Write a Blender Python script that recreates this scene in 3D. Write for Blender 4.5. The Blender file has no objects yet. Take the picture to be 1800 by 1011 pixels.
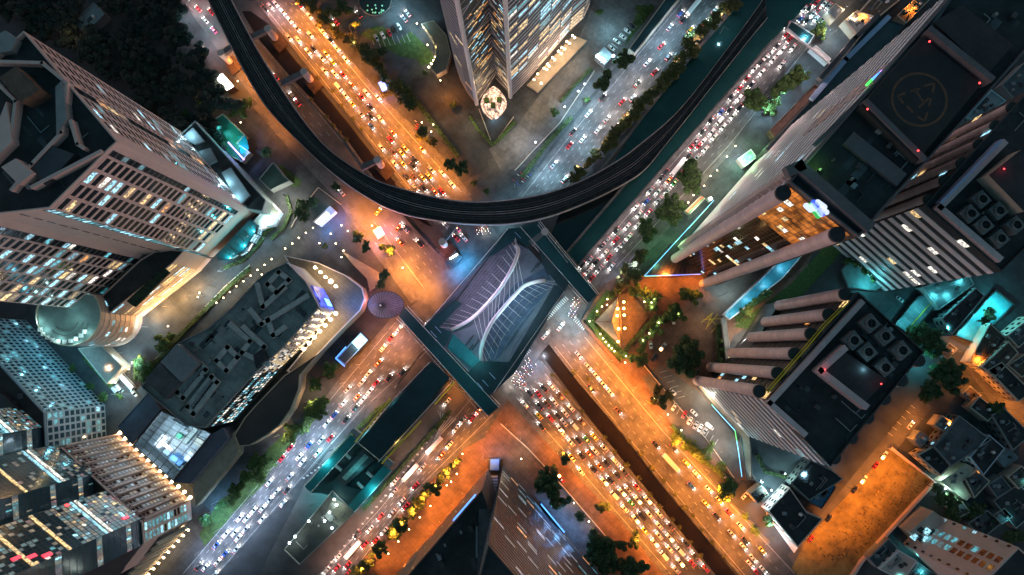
# Night aerial of a city crossing, looking straight down from a drone.  Units: metres, origin under the camera.
import bpy, math, random
from mathutils import Vector, Matrix
sc = bpy.context.scene
COL = sc.collection
RD = random.Random(11)
# ------------------------------------------------------------------ camera
H, F, NU, NV = 375.0, 1200.0, 921.0, 616.0
cd = bpy.data.cameras.new('camera'); cam = bpy.data.objects.new('camera', cd); COL.objects.link(cam)
cd.sensor_width = 36; cd.lens = 24; cd.clip_start = 1; cd.clip_end = 8000
Q = Vector(((NU-900)/F, -(NV-505.5)/F, -1)).normalized().rotation_difference(Vector((0, 0, -1)))
cam.rotation_mode = 'QUATERNION'; cam.rotation_quaternion = Q; cam.location = (0, 0, H)
sc.camera = cam
# ------------------------------------------------------------------ world: night sky, glow of the city round the horizon
w = bpy.data.worlds.new('World'); sc.world = w; w.use_nodes = True
nt = w.node_tree; N = nt.nodes; L = nt.links; N.clear()
out = N.new('ShaderNodeOutputWorld'); bg = N.new('ShaderNodeBackground'); bg2 = N.new('ShaderNodeBackground'); add = N.new('ShaderNodeAddShader')
sky = N.new('ShaderNodeTexSky'); sky.sky_type = 'NISHITA'; sky.sun_disc = False; sky.sun_elevation = math.radians(-4); sky.sun_rotation = math.radians(200)
L.new(sky.outputs[0], bg.inputs[0]); bg.inputs[1].default_value = 0.1
tc = N.new('ShaderNodeTexCoord'); sx = N.new('ShaderNodeSeparateXYZ'); L.new(tc.outputs['Generated'], sx.inputs[0])
rp = N.new('ShaderNodeValToRGB'); L.new(sx.outputs[2], rp.inputs[0])
el = rp.color_ramp.elements
el[0].position = 0.0; el[0].color = (1.0, .64, .58, 1)
el[1].position = 1.0; el[1].color = (.009, .050, .072, 1)
e = el.new(.10); e.color = (.62, .43, .42, 1)
e = el.new(.30); e.color = (.045, .10, .135, 1)
L.new(rp.outputs[0], bg2.inputs[0]); bg2.inputs[1].default_value = 1.6
L.new(bg.outputs[0], add.inputs[0]); L.new(bg2.outputs[0], add.inputs[1]); L.new(add.outputs[0], out.inputs[0])
# faint moonlight
sd = bpy.data.lights.new('moon', 'SUN'); sd.energy = .015; sd.angle = math.radians(.5); sd.color = (.6, .8, 1)
so = bpy.data.objects.new('moon', sd); COL.objects.link(so); so.rotation_euler = (math.radians(35), 0, math.radians(200))
vs = sc.view_settings; vs.view_transform = 'Standard'; vs.look = 'None'; vs.exposure = 0.45; vs.gamma = 1.0; vs.use_curve_mapping = False
cy = sc.cycles
cy.max_bounces = 4; cy.diffuse_bounces = 2; cy.glossy_bounces = 3; cy.transmission_bounces = 3; cy.sample_clamp_indirect = 4; cy.sample_clamp_direct = 0
cy.caustics_reflective = False; cy.caustics_refractive = False; cy.use_light_tree = True; cy.use_denoising = True
# ------------------------------------------------------------------ mapping from a picture point to a place at height z
def W(u, v, z=0.):
    d = Q @ Vector(((u-900)/F, -(v-505.5)/F, -1)); s = (H-z)/-d.z
    return Vector((d.x*s, d.y*s, z))
VR = (0, 253, 506, 758)
def T(c, r, x, y): return (450*c + x/3.9956, VR[r] + y/3.9956)
def S(s): return [tuple(float(a) for a in p.split(',')) for p in s.split()]
def G(s, z=0.): return [W(u, v, z) for u, v in (S(s) if isinstance(s, str) else s)]
def TT(c, r, s): return [T(c, r, *(float(a) for a in p.split(',')[:2])) for p in s.split()]
# ------------------------------------------------------------------ materials
MC = {}
def M(name, col, rough=.8, var=.25, scale=.35, metal=0., emit=None, es=0., bump=0., coord='pos', evar=0., spec=.5, noisecol=None, grid=None):
    if name in MC: return MC[name]
    m = bpy.data.materials.new(name); m.use_nodes = True; t = m.node_tree; n = t.nodes; l = t.links
    b = n['Principled BSDF']; b.inputs['Roughness'].default_value = rough; b.inputs['Metallic'].default_value = metal
    b.inputs['Specular IOR Level'].default_value = spec
    if coord == 'pos': src = n.new('ShaderNodeNewGeometry').outputs['Position']
    else: src = n.new('ShaderNodeTexCoord').outputs['Object']
    if var > 0:
        no = n.new('ShaderNodeTexNoise'); no.inputs['Scale'].default_value = scale; no.inputs['Detail'].default_value = 6; no.inputs['Roughness'].default_value = .65
        l.new(src, no.inputs['Vector'])
        r = n.new('ShaderNodeValToRGB'); l.new(no.outputs['Fac'], r.inputs[0])
        c2 = noisecol or tuple(min(1, c*(1+var)) for c in col)
        r.color_ramp.elements[0].position = .32; r.color_ramp.elements[1].position = .68
        r.color_ramp.elements[0].color = (*[c*(1-var) for c in col], 1); r.color_ramp.elements[1].color = (*c2, 1)
        l.new(r.outputs[0], b.inputs['Base Color'])
        if grid:                                    # paving joints / panel joints: (length, height, turn, darkness, upright)
            mp = n.new('ShaderNodeMapping'); mp.inputs['Rotation'].default_value = (math.radians(90) if grid[4] else 0, 0, math.radians(grid[2])); l.new(src, mp.inputs['Vector'])
            bt = n.new('ShaderNodeTexBrick'); bt.inputs['Scale'].default_value = 1; bt.inputs['Brick Width'].default_value = grid[0]; bt.inputs['Row Height'].default_value = grid[1]; bt.inputs['Mortar Size'].default_value = .09 if not grid[4] else .12
            bt.inputs['Color1'].default_value = (1, 1, 1, 1); bt.inputs['Color2'].default_value = (.86, .86, .86, 1); g = 1-grid[3]; bt.inputs['Mortar'].default_value = (g, g, g, 1); l.new(mp.outputs[0], bt.inputs['Vector'])
            mx = n.new('ShaderNodeMix'); mx.data_type = 'RGBA'; mx.blend_type = 'MULTIPLY'; mx.inputs[0].default_value = 1; l.new(r.outputs[0], mx.inputs[6]); l.new(bt.outputs['Color'], mx.inputs[7]); l.new(mx.outputs[2], b.inputs['Base Color'])
        if bump:
            bn = n.new('ShaderNodeBump'); bn.inputs['Strength'].default_value = bump; l.new(no.outputs['Fac'], bn.inputs['Height']); l.new(bn.outputs[0], b.inputs['Normal'])
    else: b.inputs['Base Color'].default_value = (*col, 1)
    if emit:
        b.inputs['Emission Color'].default_value = (*emit, 1); b.inputs['Emission Strength'].default_value = es
        if evar:
            ge = n.new('ShaderNodeNewGeometry'); no2 = n.new('ShaderNodeTexNoise'); no2.inputs['Scale'].default_value = evar; no2.inputs['Detail'].default_value = 3
            l.new(ge.outputs['Position'], no2.inputs['Vector'])
            mr = n.new('ShaderNodeMapRange'); l.new(no2.outputs['Fac'], mr.inputs[0]); mr.inputs[1].default_value = .38; mr.inputs[2].default_value = .66; mr.inputs[3].default_value = .08; mr.inputs[4].default_value = 1.4
            mm = n.new('ShaderNodeMath'); mm.operation = 'MULTIPLY'; l.new(mr.outputs[0], mm.inputs[0])
            mp = n.new('ShaderNodeMapRange'); l.new(ge.outputs['Random Per Island'], mp.inputs[0]); mp.inputs[3].default_value = .25*es; mp.inputs[4].default_value = 1.5*es
            l.new(mp.outputs[0], mm.inputs[1]); l.new(mm.outputs[0], b.inputs['Emission Strength'])
    MC[name] = m
    return m
def glow(name, col, es, evar=0.): 
    m = M(name, (.3, .3, .3), .4, 0, emit=col, es=es, evar=evar); m.cycles.emission_sampling = 'NONE'; return m
asphalt = M('asphalt', (.085, .08, .08), .7, .45, .18, bump=.05)
asphalt_old = M('worn asphalt', (.10, .092, .088), .85, .4, .07)
ground_m = M('city ground', (.055, .057, .06), .9, .45, .06)
conc = M('concrete paving', (.115, .11, .108), .85, .3, .2, grid=(3, 3, 40, .45, 0))
conc_d = M('dark concrete', (.062, .064, .068), .9, .4, .12, grid=(5, 5, 40, .45, 0))
pinkpav = M('pink terrazzo paving', (.30, .22, .19), .8, .2, .3)
sand = M('sand stone', (.38, .30, .22), .75, .2, .25)
brick = M('red brown tiles', (.15, .085, .06), .8, .4, .15, grid=(4, 4, 45, .5, 0))
wood = M('timber deck', (.14, .07, .035), .7, .35, .5)
roof_d = M('dark bitumen roof', (.026, .028, .030), .8, .6, .1, grid=(9, 5, 41, .35, 0))
roof_g = M('grey roof membrane', (.085, .09, .095), .8, .35, .15, grid=(7, 2.5, 40, .3, 0))
roof_m = M('pale metal roof', (.20, .22, .23), .55, .2, .2)
roof_b = M('brown corrugated roof', (.11, .07, .045), .75, .4, .3, grid=(20, 1.2, 52, .4, 0))
teal = M('teal metal roof', (.010, .045, .048), .5, .3, .12)
teal_l = M('bright teal metal', (.02, .16, .16), .45, .25, .2)
pinkw = M('pink granite cladding', (.60, .42, .36), .6, .08, .15)
whitew = M('off white cladding', (.80, .72, .71), .55, .08, .12)
greyw = M('grey render', (.22, .225, .22), .7, .15, .2)
darkw = M('charcoal cladding', (.045, .045, .05), .5, .3, .2)
creamw = M('cream render', (.50, .42, .33), .7, .12, .3)
paleblue = M('pale blue painted steel', (.35, .42, .60), .5, .1, .3)
steel = M('white painted steel', (.70, .62, .60), .4, .08, .5)
steel_d = M('dark steel', (.06, .055, .055), .45, .2, .5, metal=.4)
vdeck = M('viaduct concrete', (.030, .024, .024), .85, .6, .3, bump=.2)
vedge = M('viaduct parapet', (.42, .34, .32), .7, .2, .3)
rail = M('steel rail', (.16, .14, .14), .4, .1, .5, metal=.6)
white_p = M('white road paint', (.46, .45, .43), .6, .25, .6)
yellow_p = M('yellow road paint', (.62, .42, .03), .6, .2, .6)
yellow_s = M('yellow painted rail', (.70, .52, .02), .5, .1, .5)
glass = M('dark window glass', (.018, .022, .026), .12, .3, .2, spec=.7)
glass_b = M('blue window glass', (.03, .07, .09), .12, .3, .2, spec=.8)
glass_o = M('bronze glass', (.05, .025, .015), .12, .3, .15, spec=.7)
water = M('canal water', (.008, .012, .012), .12, .4, .06, spec=.6, bump=.08)
water_g = M('green canal water', (.008, .034, .032), .15, .3, .05, spec=.6, bump=.08)
water_b = M('muddy canal water', (.012, .008, .006), .3, .5, .06, spec=.3, bump=.15)
pool_m = M('pool water', (.02, .30, .30), .08, .2, .2, spec=.7, bump=.05)
grass_m = M('lawn', (.045, .085, .02), .95, .5, .4, bump=.2)
dry_m = M('dry grass lot', (.20, .135, .045), .95, .5, .14, bump=.6)
soil = M('soil', (.06, .045, .03), .95, .4, .2)
hedge_m = M('hedge leaves', (.04, .085, .015), .8, .6, 1.2, bump=.6)
bark = M('bark', (.06, .042, .03), .9, .3, 2., coord='obj')
plaza_p = M('lilac deck', (.16, .145, .17), .5, .2, .12)
black = M('black rubber', (.015, .015, .016), .7, 0)
cglass = M('car glass', (.012, .013, .016), .1, 0, spec=.7)
lit_c = glow('lit window cool', (.36, .80, 1.0), 1.15, 1.1)
lit_w = glow('lit window warm', (1., .66, .26), 1.0, 1.1)
lit_t = glow('lit window teal', (.08, .50, .60), .6, .8)
lit_o = glow('lit window amber', (1., .40, .08), .9, .6)
lit_h = glow('lit window white', (1., .93, .8), 1.2, 1.1)
lamp_w = glow('lamp lens warm', (1., .72, .38), 9)
lamp_o = glow('lamp lens orange', (1., .55, .16), 10)
lamp_c = glow('lamp lens cool', (.75, .95, 1.), 14)
neon_b = glow('blue neon', (.05, .22, 1.), 2.5)
neon_g = glow('green neon', (.06, .9, .10), 1.3)
neon_c = glow('cyan neon', (.12, .55, 1.), 1.8)
neon_r = glow('red beacon', (1., .03, .03), 4)
neon_p = glow('violet neon', (.45, .2, 1.), 4)
neon_w = glow('white light box', (1., .97, .9), 7)
# ------------------------------------------------------------------ mesh builder
class MB:
    def __init__(s): s.v = []; s.f = []; s.m = []
    def poly(s, pts, m=0): 
        k = len(s.v); s.v += [tuple(p) for p in pts]; s.f.append(tuple(range(k, k+len(pts)))); s.m.append(m)
    def prism(s, xy, z0, z1, m=0, mt=None, bottom=False):
        xy = [(p[0], p[1]) for p in xy]
        a = sum(xy[i][0]*xy[(i+1) % len(xy)][1]-xy[(i+1) % len(xy)][0]*xy[i][1] for i in range(len(xy)))
        if a < 0: xy = xy[::-1]
        k = len(s.v); n = len(xy)
        s.v += [(x, y, z0) for x, y in xy] + [(x, y, z1) for x, y in xy]
        for i in range(n):
            j = (i+1) % n; s.f.append((k+i, k+j, k+n+j, k+n+i)); s.m.append(m)
        s.f.append(tuple(range(k+n, k+2*n))); s.m.append(m if mt is None else mt)
        if bottom: s.f.append(tuple(range(k+n-1, k-1, -1))); s.m.append(m)
    def obox(s, A, B, n, o0, o1, z0, z1, m=0):      # box along A>B, from offset o0 to o1 along n
        A = Vector(A[:2]); B = Vector(B[:2]); n = Vector(n[:2])
        s.prism([A+n*o0, B+n*o0, B+n*o1, A+n*o1], z0, z1, m, bottom=True)
    def bar(s, a, b, r, m=0, k=6, r2=None):
        a = Vector(a); b = Vector(b); d = b-a
        if d.length < 1e-6: return
        q = d.to_track_quat('Z', 'Y'); r2 = r if r2 is None else r2; b0 = len(s.v)
        for c, rr in ((a, r), (b, r2)):
            for i in range(k):
                t = 2*math.pi*i/k; s.v.append(tuple(c+q@Vector((rr*math.cos(t), rr*math.sin(t), 0))))
        for i in range(k):
            j = (i+1) % k; s.f.append((b0+i, b0+j, b0+k+j, b0+k+i)); s.m.append(m)
        s.f.append(tuple(range(b0+k-1, b0-1, -1))); s.m.append(m); s.f.append(tuple(range(b0+k, b0+2*k))); s.m.append(m)
    def tube(s, pts, r, m=0, k=8):
        for a, b in zip(pts, pts[1:]): s.bar(a, b, r, m, k)
    def ball(s, c, r, m=0, k=8, rings=5, sz=1.):
        c = Vector(c); b0 = len(s.v)
        s.v.append((c.x, c.y, c.z+r*sz))
        for j in range(1, rings):
            t = math.pi*j/rings
            for i in range(k): s.v.append((c.x+r*math.sin(t)*math.cos(2*math.pi*i/k), c.y+r*math.sin(t)*math.sin(2*math.pi*i/k), c.z+r*sz*math.cos(t)))
        s.v.append((c.x, c.y, c.z-r*sz)); e = len(s.v)-1
        for i in range(k):
            j = (i+1) % k; s.f.append((b0, b0+1+i, b0+1+j)); s.m.append(m)
            for q in range(rings-2):
                a = b0+1+q*k; s.f.append((a+i, a+k+i, a+k+j, a+j)); s.m.append(m)
            a = b0+1+(rings-2)*k; s.f.append((a+i, e, a+j)); s.m.append(m)
    def build(s, name, mats, parent=None, org=None, smooth=False):
        if not s.v: return None
        mats = mats if isinstance(mats, (list, tuple)) else [mats]
        me = bpy.data.meshes.new(name)
        o = Vector(org) if org is not None else (Vector(parent['org']) if parent is not None and 'org' in parent else Vector((0, 0, 0)))
        me.from_pydata([(x-o.x, y-o.y, z-o.z) for x, y, z in s.v], [], s.f)
        for mm in mats: me.materials.append(mm)
        if len(mats) > 1: me.polygons.foreach_set('material_index', s.m)
        if smooth: me.polygons.foreach_set('use_smooth', [True]*len(me.polygons))
        ob = bpy.data.objects.new(name, me); COL.objects.link(ob)
        if parent is not None: ob.parent = parent
        elif org is not None: ob.location = o
        return ob
def tag(o, label, cat, group=None):
    o['label'] = label; o['category'] = cat
    if group: o['group'] = group
    return o
def thing(name, label, cat, loc, group=None):
    o = bpy.data.objects.new(name, None); COL.objects.link(o); o.location = loc; o['org'] = tuple(loc); o.empty_display_size = .5
    return tag(o, label, cat, group)
def struct(name, mb, m, kind='structure'):
    o = mb.build(name, m); o['kind'] = kind; return o
ORD = 'first second third fourth fifth sixth seventh eighth ninth tenth eleventh twelfth thirteenth fourteenth fifteenth sixteenth seventeenth eighteenth nineteenth twentieth'.split()
def od(i):
    if i < 20: return ORD[i]
    t = {2: 'twenty', 3: 'thirty', 4: 'forty', 5: 'fifty', 6: 'sixty', 7: 'seventy', 8: 'eighty', 9: 'ninety'}; n = i+1
    if n % 10 == 0: return {3: 'thirtieth', 4: 'fortieth', 5: 'fiftieth', 6: 'sixtieth', 7: 'seventieth'}.get(n//10, str(n)+'th')
    return t[n//10]+'-'+ORD[n % 10-1]
# ------------------------------------------------------------------ lights
LD = {}
OR = (1., .295, .035); WM = (1., .70, .38); CO = (.38, .80, 1.); WH = (1., .90, .78); BL = (.06, .25, 1.); GR = (.25, 1., .35); PK = (1., .32, .40); CY = (.10, .75, .85)
def light(key, loc, col, p, r=.25, kind='POINT', parent=None, rot=None, spot=120):
    k = (key, tuple(col), p, r, kind, spot)
    if k not in LD:
        d = bpy.data.lights.new(key, kind); d.color = col; d.energy = p; d.shadow_soft_size = r
        if kind == 'SPOT': d.spot_size = math.radians(spot); d.spot_blend = .6
        LD[k] = d
    o = bpy.data.objects.new(key, LD[k]); COL.objects.link(o)
    if parent is not None: o.parent = parent
    o.location = loc
    if rot: o.rotation_euler = rot
    return o
# ------------------------------------------------------------------ buildings
class Bld:
    def __init__(s, name, label, cat, poly, z1, wall, roof, zref=0., z0=0., group=None, par=1.2, parm=None):
        s.xy = [Vector(p[:2]) for p in G(poly, zref)]
        s.z0, s.z1 = z0, z1
        s.c = sum(s.xy, Vector((0, 0)))/len(s.xy)
        s.root = thing(name, label, cat, (s.c.x, s.c.y, z0), group)
        b = MB(); b.prism(s.xy, z0, z1); s.wall = b.build('wall', wall, s.root)
        b = MB(); b.prism(s.inset(.25), z1-.02, z1+.05); s.roof = b.build('roof', roof, s.root)
        s.win = []
        if par:
            b = MB(); n = len(s.xy); a = s.inset(.0); i2 = s.inset(.5)
            for i in range(n):
                j = (i+1) % n; b.prism([a[i], a[j], i2[j], i2[i]], z1, z1+par, bottom=False)
            b.build('parapet', parm or wall, s.root)
    def inset(s, d):
        n = len(s.xy); P = s.xy
        ar = sum(P[i].x*P[(i+1) % n].y-P[(i+1) % n].x*P[i].y for i in range(n)); sg = 1 if ar > 0 else -1
        r = []
        for i in range(n):
            e1 = (P[i]-P[i-1]).normalized(); e2 = (P[(i+1) % n]-P[i]).normalized()
            n1 = Vector((-e1.y, e1.x))*sg; n2 = Vector((-e2.y, e2.x))*sg
            k = max(.35, 1+n1.dot(n2)); r.append(P[i]+(n1+n2)*(d/k))
        return r
    def out(s, i):
        n = len(s.xy); P = s.xy
        ar = sum(P[a].x*P[(a+1) % n].y-P[(a+1) % n].x*P[a].y for a in range(n))
        e = (P[(i+1) % n]-P[i]).normalized(); return Vector((e.y, -e.x))*(1 if ar > 0 else -1)
    def seg(s, i, f0=0., f1=1.):
        a = s.xy[i]; b = s.xy[(i+1) % len(s.xy)]; return a.lerp(b, f0), a.lerp(b, f1)
    def grid(s, i, nc, nr, fm, f0=0., f1=1., z0=None, z1=None, fw=.25, fh=.3, proud=.35, gl=None, lit=.12, kinds=None, part='facade_grid', clus=None):
        z0 = s.z0 if z0 is None else z0; z1 = s.z1 if z1 is None else z1
        A, B = s.seg(i, f0, f1); n = s.out(i); proud = max(.13, proud*.4); Ln = (B-A).length; t = (B-A)/Ln; cw = Ln/nc; ch = (z1-z0)/nr
        b = MB(); hw = cw*fw/2; hh = ch*fh/2
        for c in range(nc+1):
            x = c*cw; x0 = max(0, x-hw); x1 = min(Ln, x+hw); b.obox(A+t*x0, A+t*x1, n, -.05, proud, z0, z1+.03)
        for r in range(nr+1):
            z = z0+r*ch; b.obox(A, B, n, -.06, proud-.04, max(z0, z-hh), min(z1, z+hh))
        b.build(part, fm, s.root)
        gl = gl or glass
        for r in range(nr):
            rf = RD.choice((.25, .5, .9, 1.3, 1.9)) if not callable(lit) and lit < .5 else 1; was = False
            for c in range(nc):
                p = (lit(c/nc, r/nr) if callable(lit) else lit)*rf; p = min(.95, p*(1.9 if was else .85)) if rf != 1 else p
                m = RD.choices([k for k, _ in kinds], [q for _, q in kinds])[0] if kinds and RD.random() < p else gl; was = m is not gl
                a = A+t*(c*cw+hw); e = A+t*((c+1)*cw-hw); zz0 = z0+r*ch+hh; zz1 = z0+(r+1)*ch-hh; o = n*(.06+.01*RD.random())
                s.win.append(([(a.x+o.x, a.y+o.y, zz0), (e.x+o.x, e.y+o.y, zz0), (e.x+o.x, e.y+o.y, zz1), (a.x+o.x, a.y+o.y, zz1)], m))
    def stripes(s, pts, nr, fm, z0=None, z1=None, fh=.55, proud=.5, gl=None, lit=.08, kinds=None, unit=4., out=None, closed=False, part='spandrel', merge=False, each=True):
        """storeys of a facade that runs along pts (world xy): proud spandrel bands, a window band behind each gap, lit windows in it"""
        z0 = s.z0 if z0 is None else z0; z1 = s.z1 if z1 is None else z1; ch = (z1-z0)/nr; gl = gl or glass; proud = max(.13, proud*.3)
        ns = []
        for a, c in zip(pts, pts[1:]):
            e = (c-a).normalized(); n = Vector((e.y, -e.x))
            if n.dot((a+c)/2-(out if out is not None else s.c)) < 0: n = -n
            ns.append(n)
        nv = [ns[0]]+[(ns[i]+ns[i+1]).normalized() for i in range(len(ns)-1)]+[ns[-1]]
        bb = MB()
        for r in range(nr):
            z = z0+r*ch; b = MB() if each else bb
            for i in range(len(pts)-1):
                b.prism([pts[i], pts[i+1], pts[i+1]+nv[i+1]*proud, pts[i]+nv[i]*proud], z, z+ch*fh, bottom=True)
            if each: b.build(part, fm, s.root)
            if kinds:
                for i in range(len(pts)-1):
                    Ln = (pts[i+1]-pts[i]).length; k = max(1, int(Ln/unit))
                    for q in range(k):
                        if RD.random() < lit:
                            m = RD.choices([k2 for k2, _ in kinds], [q2 for _, q2 in kinds])[0]
                            a = pts[i].lerp(pts[i+1], (q+.06)/k)+ns[i]*.09; e = pts[i].lerp(pts[i+1], (q+.94)/k)+ns[i]*.09
                            s.win.append(([(a.x, a.y, z+ch*fh), (e.x, e.y, z+ch*fh), (e.x, e.y, z+ch), (a.x, a.y, z+ch)], m))
        if not each: bb.build(part, fm, s.root)
    def done(s, top=100):
        if not s.win: return
        def key(q):
            p = [Vector(x) for x in q[0]]; n = (p[1]-p[0]).cross(p[3]-p[0]); c = (p[0]+p[2])/2; d = Vector((0, 0, H))-c
            pu = Q.inverted() @ (c-Vector((0, 0, H))); u = abs(pu.x/pu.z)*F; v = abs(pu.y/pu.z)*F
            return -(abs(n.dot(d))/d.length**3)*(1 if u < 900 and v < 506 else .001)
        s.win.sort(key=key)
        for p, m in s.win[:top]:
            b = MB(); b.poly(p); b.build('window', m, s.root)
        if len(s.win) > top:
            ms = []; b = MB()
            for p, m in s.win[top:]:
                if m not in ms: ms.append(m)
                b.poly(p, ms.index(m))
            o = b.build('window', ms, s.root); o['kind'] = 'stuff'
    def box(s, name, poly, z0, z1, m, zref=None, mt=None, label=None):
        b = MB(); b.prism([p[:2] for p in G(poly, s.z1 if zref is None else zref)], z0, z1, 0, 1 if mt else None); o = b.build(name, [m, mt] if mt else m, s.root)
        if label: o['label'] = label
        return o
    def clutter(s, n, h=None, keep=None):
        z = h or s.z1; k = 0; xs = [p.x for p in s.xy]; ys = [p.y for p in s.xy]; P = s.inset(2.)
        def inside(q):
            r = False
            for i in range(len(P)):
                a, b_ = P[i], P[i-1]
                if (a.y > q.y) != (b_.y > q.y) and q.x < (b_.x-a.x)*(q.y-a.y)/(b_.y-a.y)+a.x: r = not r
            return r
        e0 = (s.xy[1]-s.xy[0]).normalized(); e1 = Vector((-e0.y, e0.x)); t = 0
        while k < n and t < n*30:
            t += 1; q = Vector((RD.uniform(min(xs), max(xs)), RD.uniform(min(ys), max(ys)))); c = RD.random(); L_ = RD.uniform(2, 9); w2 = RD.uniform(.4, 1.6)
            if not inside(q) or not inside(q+e0*L_): continue
            k += 1; b = MB()
            if c < .3: b.prism([q, q+e0*L_, q+e0*L_+e1*w2*2.2, q+e1*w2*2.2], z+.05, z+.07); b.build('roof_patch', RD.choice((roof_g, conc_d, darkw)), s.root)
            elif c < .55: b.bar((q.x, q.y, z+.5), ((q+e0*L_).x, (q+e0*L_).y, z+.5), .22, 0, 6); d2 = q+e0*L_; b.bar((d2.x, d2.y, z+.5), ((d2+e1*L_*.5).x, (d2+e1*L_*.5).y, z+.5), .22, 0, 6); b.build('roof_pipe', RD.choice((roof_m, steel_d, greyw)), s.root)
            elif c < .85: b.prism([q, q+e0*w2*1.6, q+e0*w2*1.6+e1*w2*1.2, q+e1*w2*1.2], z+.05, z+RD.uniform(.8, 2.2)); b.build('roof_vent', RD.choice((greyw, roof_m, darkw, conc_d)), s.root)
            else: b.bar((q.x, q.y, z+.05), (q.x, q.y, z+1.8), w2*.8, 0, 12); b.build('water_tank', RD.choice((greyw, roof_g)), s.root)
    def ridge(s, name, poly, zref, z0, z1, th, m):       # low wall along a polyline
        P = [Vector(p[:2]) for p in G(poly, zref)]; b = MB()
        for a, c in zip(P, P[1:]):
            e = (c-a).normalized(); n = Vector((-e.y, e.x)); b.obox(a-e*th*.4, c+e*th*.4, n, -th/2, th/2, z0, z1)
        return b.build(name, m, s.root)
# ================================================================== ground, roads, canals
b = MB(); b.poly([(-2600, -2600, 0), (2600, -2600, 0), (2600, 2600, 0), (-2600, 2600, 0)]); struct('ground', b, ground_m)
LV = [0.0]
def sheet(name, poly, m, z=None, kind='structure', lab=None):
    if z is None: LV[0] += .004; z = .01+LV[0]
    b = MB(); p = G(poly, 0); a = sum(p[i].x*p[(i+1) % len(p)].y-p[(i+1) % len(p)].x*p[i].y for i in range(len(p)))
    if a < 0: p = p[::-1]
    b.poly([(q.x, q.y, z) for q in p]); return struct(name, b, m, kind)
def strip(poly, wd, side=0.):                       # polygon (world xy) of a band of width wd along a picture polyline
    P = [Vector(p[:2]) for p in G(poly)]; l = []; r = []
    for i, p in enumerate(P):
        e = (P[min(i+1, len(P)-1)]-P[max(i-1, 0)]).normalized(); n = Vector((-e.y, e.x))
        l.append(p+n*(wd/2+side)); r.append(p+n*(side-wd/2))
    return P, l, r
def band(b, poly, wd, z0, z1, side=0., m=0):
    P, l, r = strip(poly, wd, side)
    for i in range(len(P)-1): b.prism([l[i], r[i], r[i+1], l[i+1]], z0, z1, m)
# paved areas, lowest first
sheet('plaza_paving', '300,-10 380,110 455,190 520,275 600,360 660,430 720,540 700,560 600,670 540,760 450,870 330,1020 -10,1020 -10,600 200,560 380,450 470,330 400,250 340,230', conc_d)
sheet('tower_forecourt', '560,40 640,-10 1215,-10 1110,95 1030,190 930,325 870,400 820,345 742,250 640,140', conc_d)
sheet('forecourt_paving', '905,225 1010,85 1050,-10 1190,-10 1100,95 1000,215 945,290 880,300 860,262', conc)
sheet('pavilion_forecourt', '1045,503 1110,470 1180,460 1330,480 1430,440 1400,520 1290,590 1265,640 1240,740 1330,840 1320,850 1210,800 1035,591', brick)
sheet('east_side_street', '1090,475 1150,425 1250,298 1300,245 1350,165 1440,70 1500,20 1560,20 1345,262 1190,440 1130,485', conc_d)
sheet('car_park', '1160,640 1230,690 1320,800 1300,850 1180,745 1130,665', asphalt_old)
sheet('south_forecourt', '850,770 900,690 942,758 1020,843 1090,913 1175,1020 560,1020 715,845', brick)
sheet('lit_court_paving', '940,870 985,845 1080,985 1040,1020', conc)
sheet('rear_lane', '1612,700 1640,715 1450,940 1400,1000 1385,975', asphalt_old)
sheet('side_street', '1660,595 1690,590 1830,745 1830,800 1770,745', asphalt_old)
sheet('rear_yard', '1440,520 1560,430 1800,420 1800,620 1700,640 1640,600', conc_d)
sheet('vacant_lot', '1565,790 1640,846 1512,985 1495,1020 1380,1020 1420,945', dry_m)
# carriageways
sheet('northwest_road', '457,-10 525,-10 560,47 602,95 642,142 675,180 718,220 760,262 825,345 880,420 920,460 800,440 762,392 722,337 657,253 612,197 545,120 505,70 450,0', asphalt)
sheet('northwest_service_road', '313,-10 372,-10 420,25 452,67 505,130 570,200 625,262 690,365 785,465 800,520 735,530 690,480 640,415 600,350 520,270 450,180 395,105', asphalt_old)
sheet('crossing', '735,530 700,470 785,440 800,470 880,420 1000,440 1045,503 1020,566 1035,591 965,603 900,690 870,740 760,760 640,740 690,560', asphalt)
sheet('southeast_road', '1000,545 1035,591 1092,661 1150,731 1172,756 1225,820 1262,863 1300,903 1350,955 1415,1025 1310,1020 1250,948 1210,903 1162,845 1095,756 1020,671 960,600', asphalt)
sheet('queue_road', '870,700 947,632 1050,756 1265,1020 1172,1020 1090,913 1020,843 942,758 890,700', asphalt)
sheet('northeast_road', '1195,-10 1310,-10 1270,5 1212,62 1175,112 1137,160 1080,232 1010,315 985,350 870,430 885,370 930,320 982,250 1030,192 1055,160 1115,97 1170,27', asphalt)
sheet('east_queue_road', '1430,-10 1520,-10 1467,32 1400,100 1350,152 1290,253 1250,298 1187,376 1150,425 1092,475 1045,510 1000,560 960,540 1017,470 1100,372 1205,253 1350,84 1397,28', asphalt)
sheet('southwest_road', '695,553 760,575 790,640 700,700 650,712 625,731 600,757 570,793 532,840 450,935 375,1020 310,1020 410,905 470,843 522,773 572,706 600,666', asphalt)
sheet('southwest_return_road', '845,700 870,735 860,745 825,773 770,825 722,870 675,933 610,1020 550,1020 610,948 665,893 737,805 765,758 820,690', asphalt)
sheet('station_ramp', '700,700 790,640 830,690 765,758 665,893 610,948 560,1008 520,1020 450,1020 540,845 580,790', asphalt_old)
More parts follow.
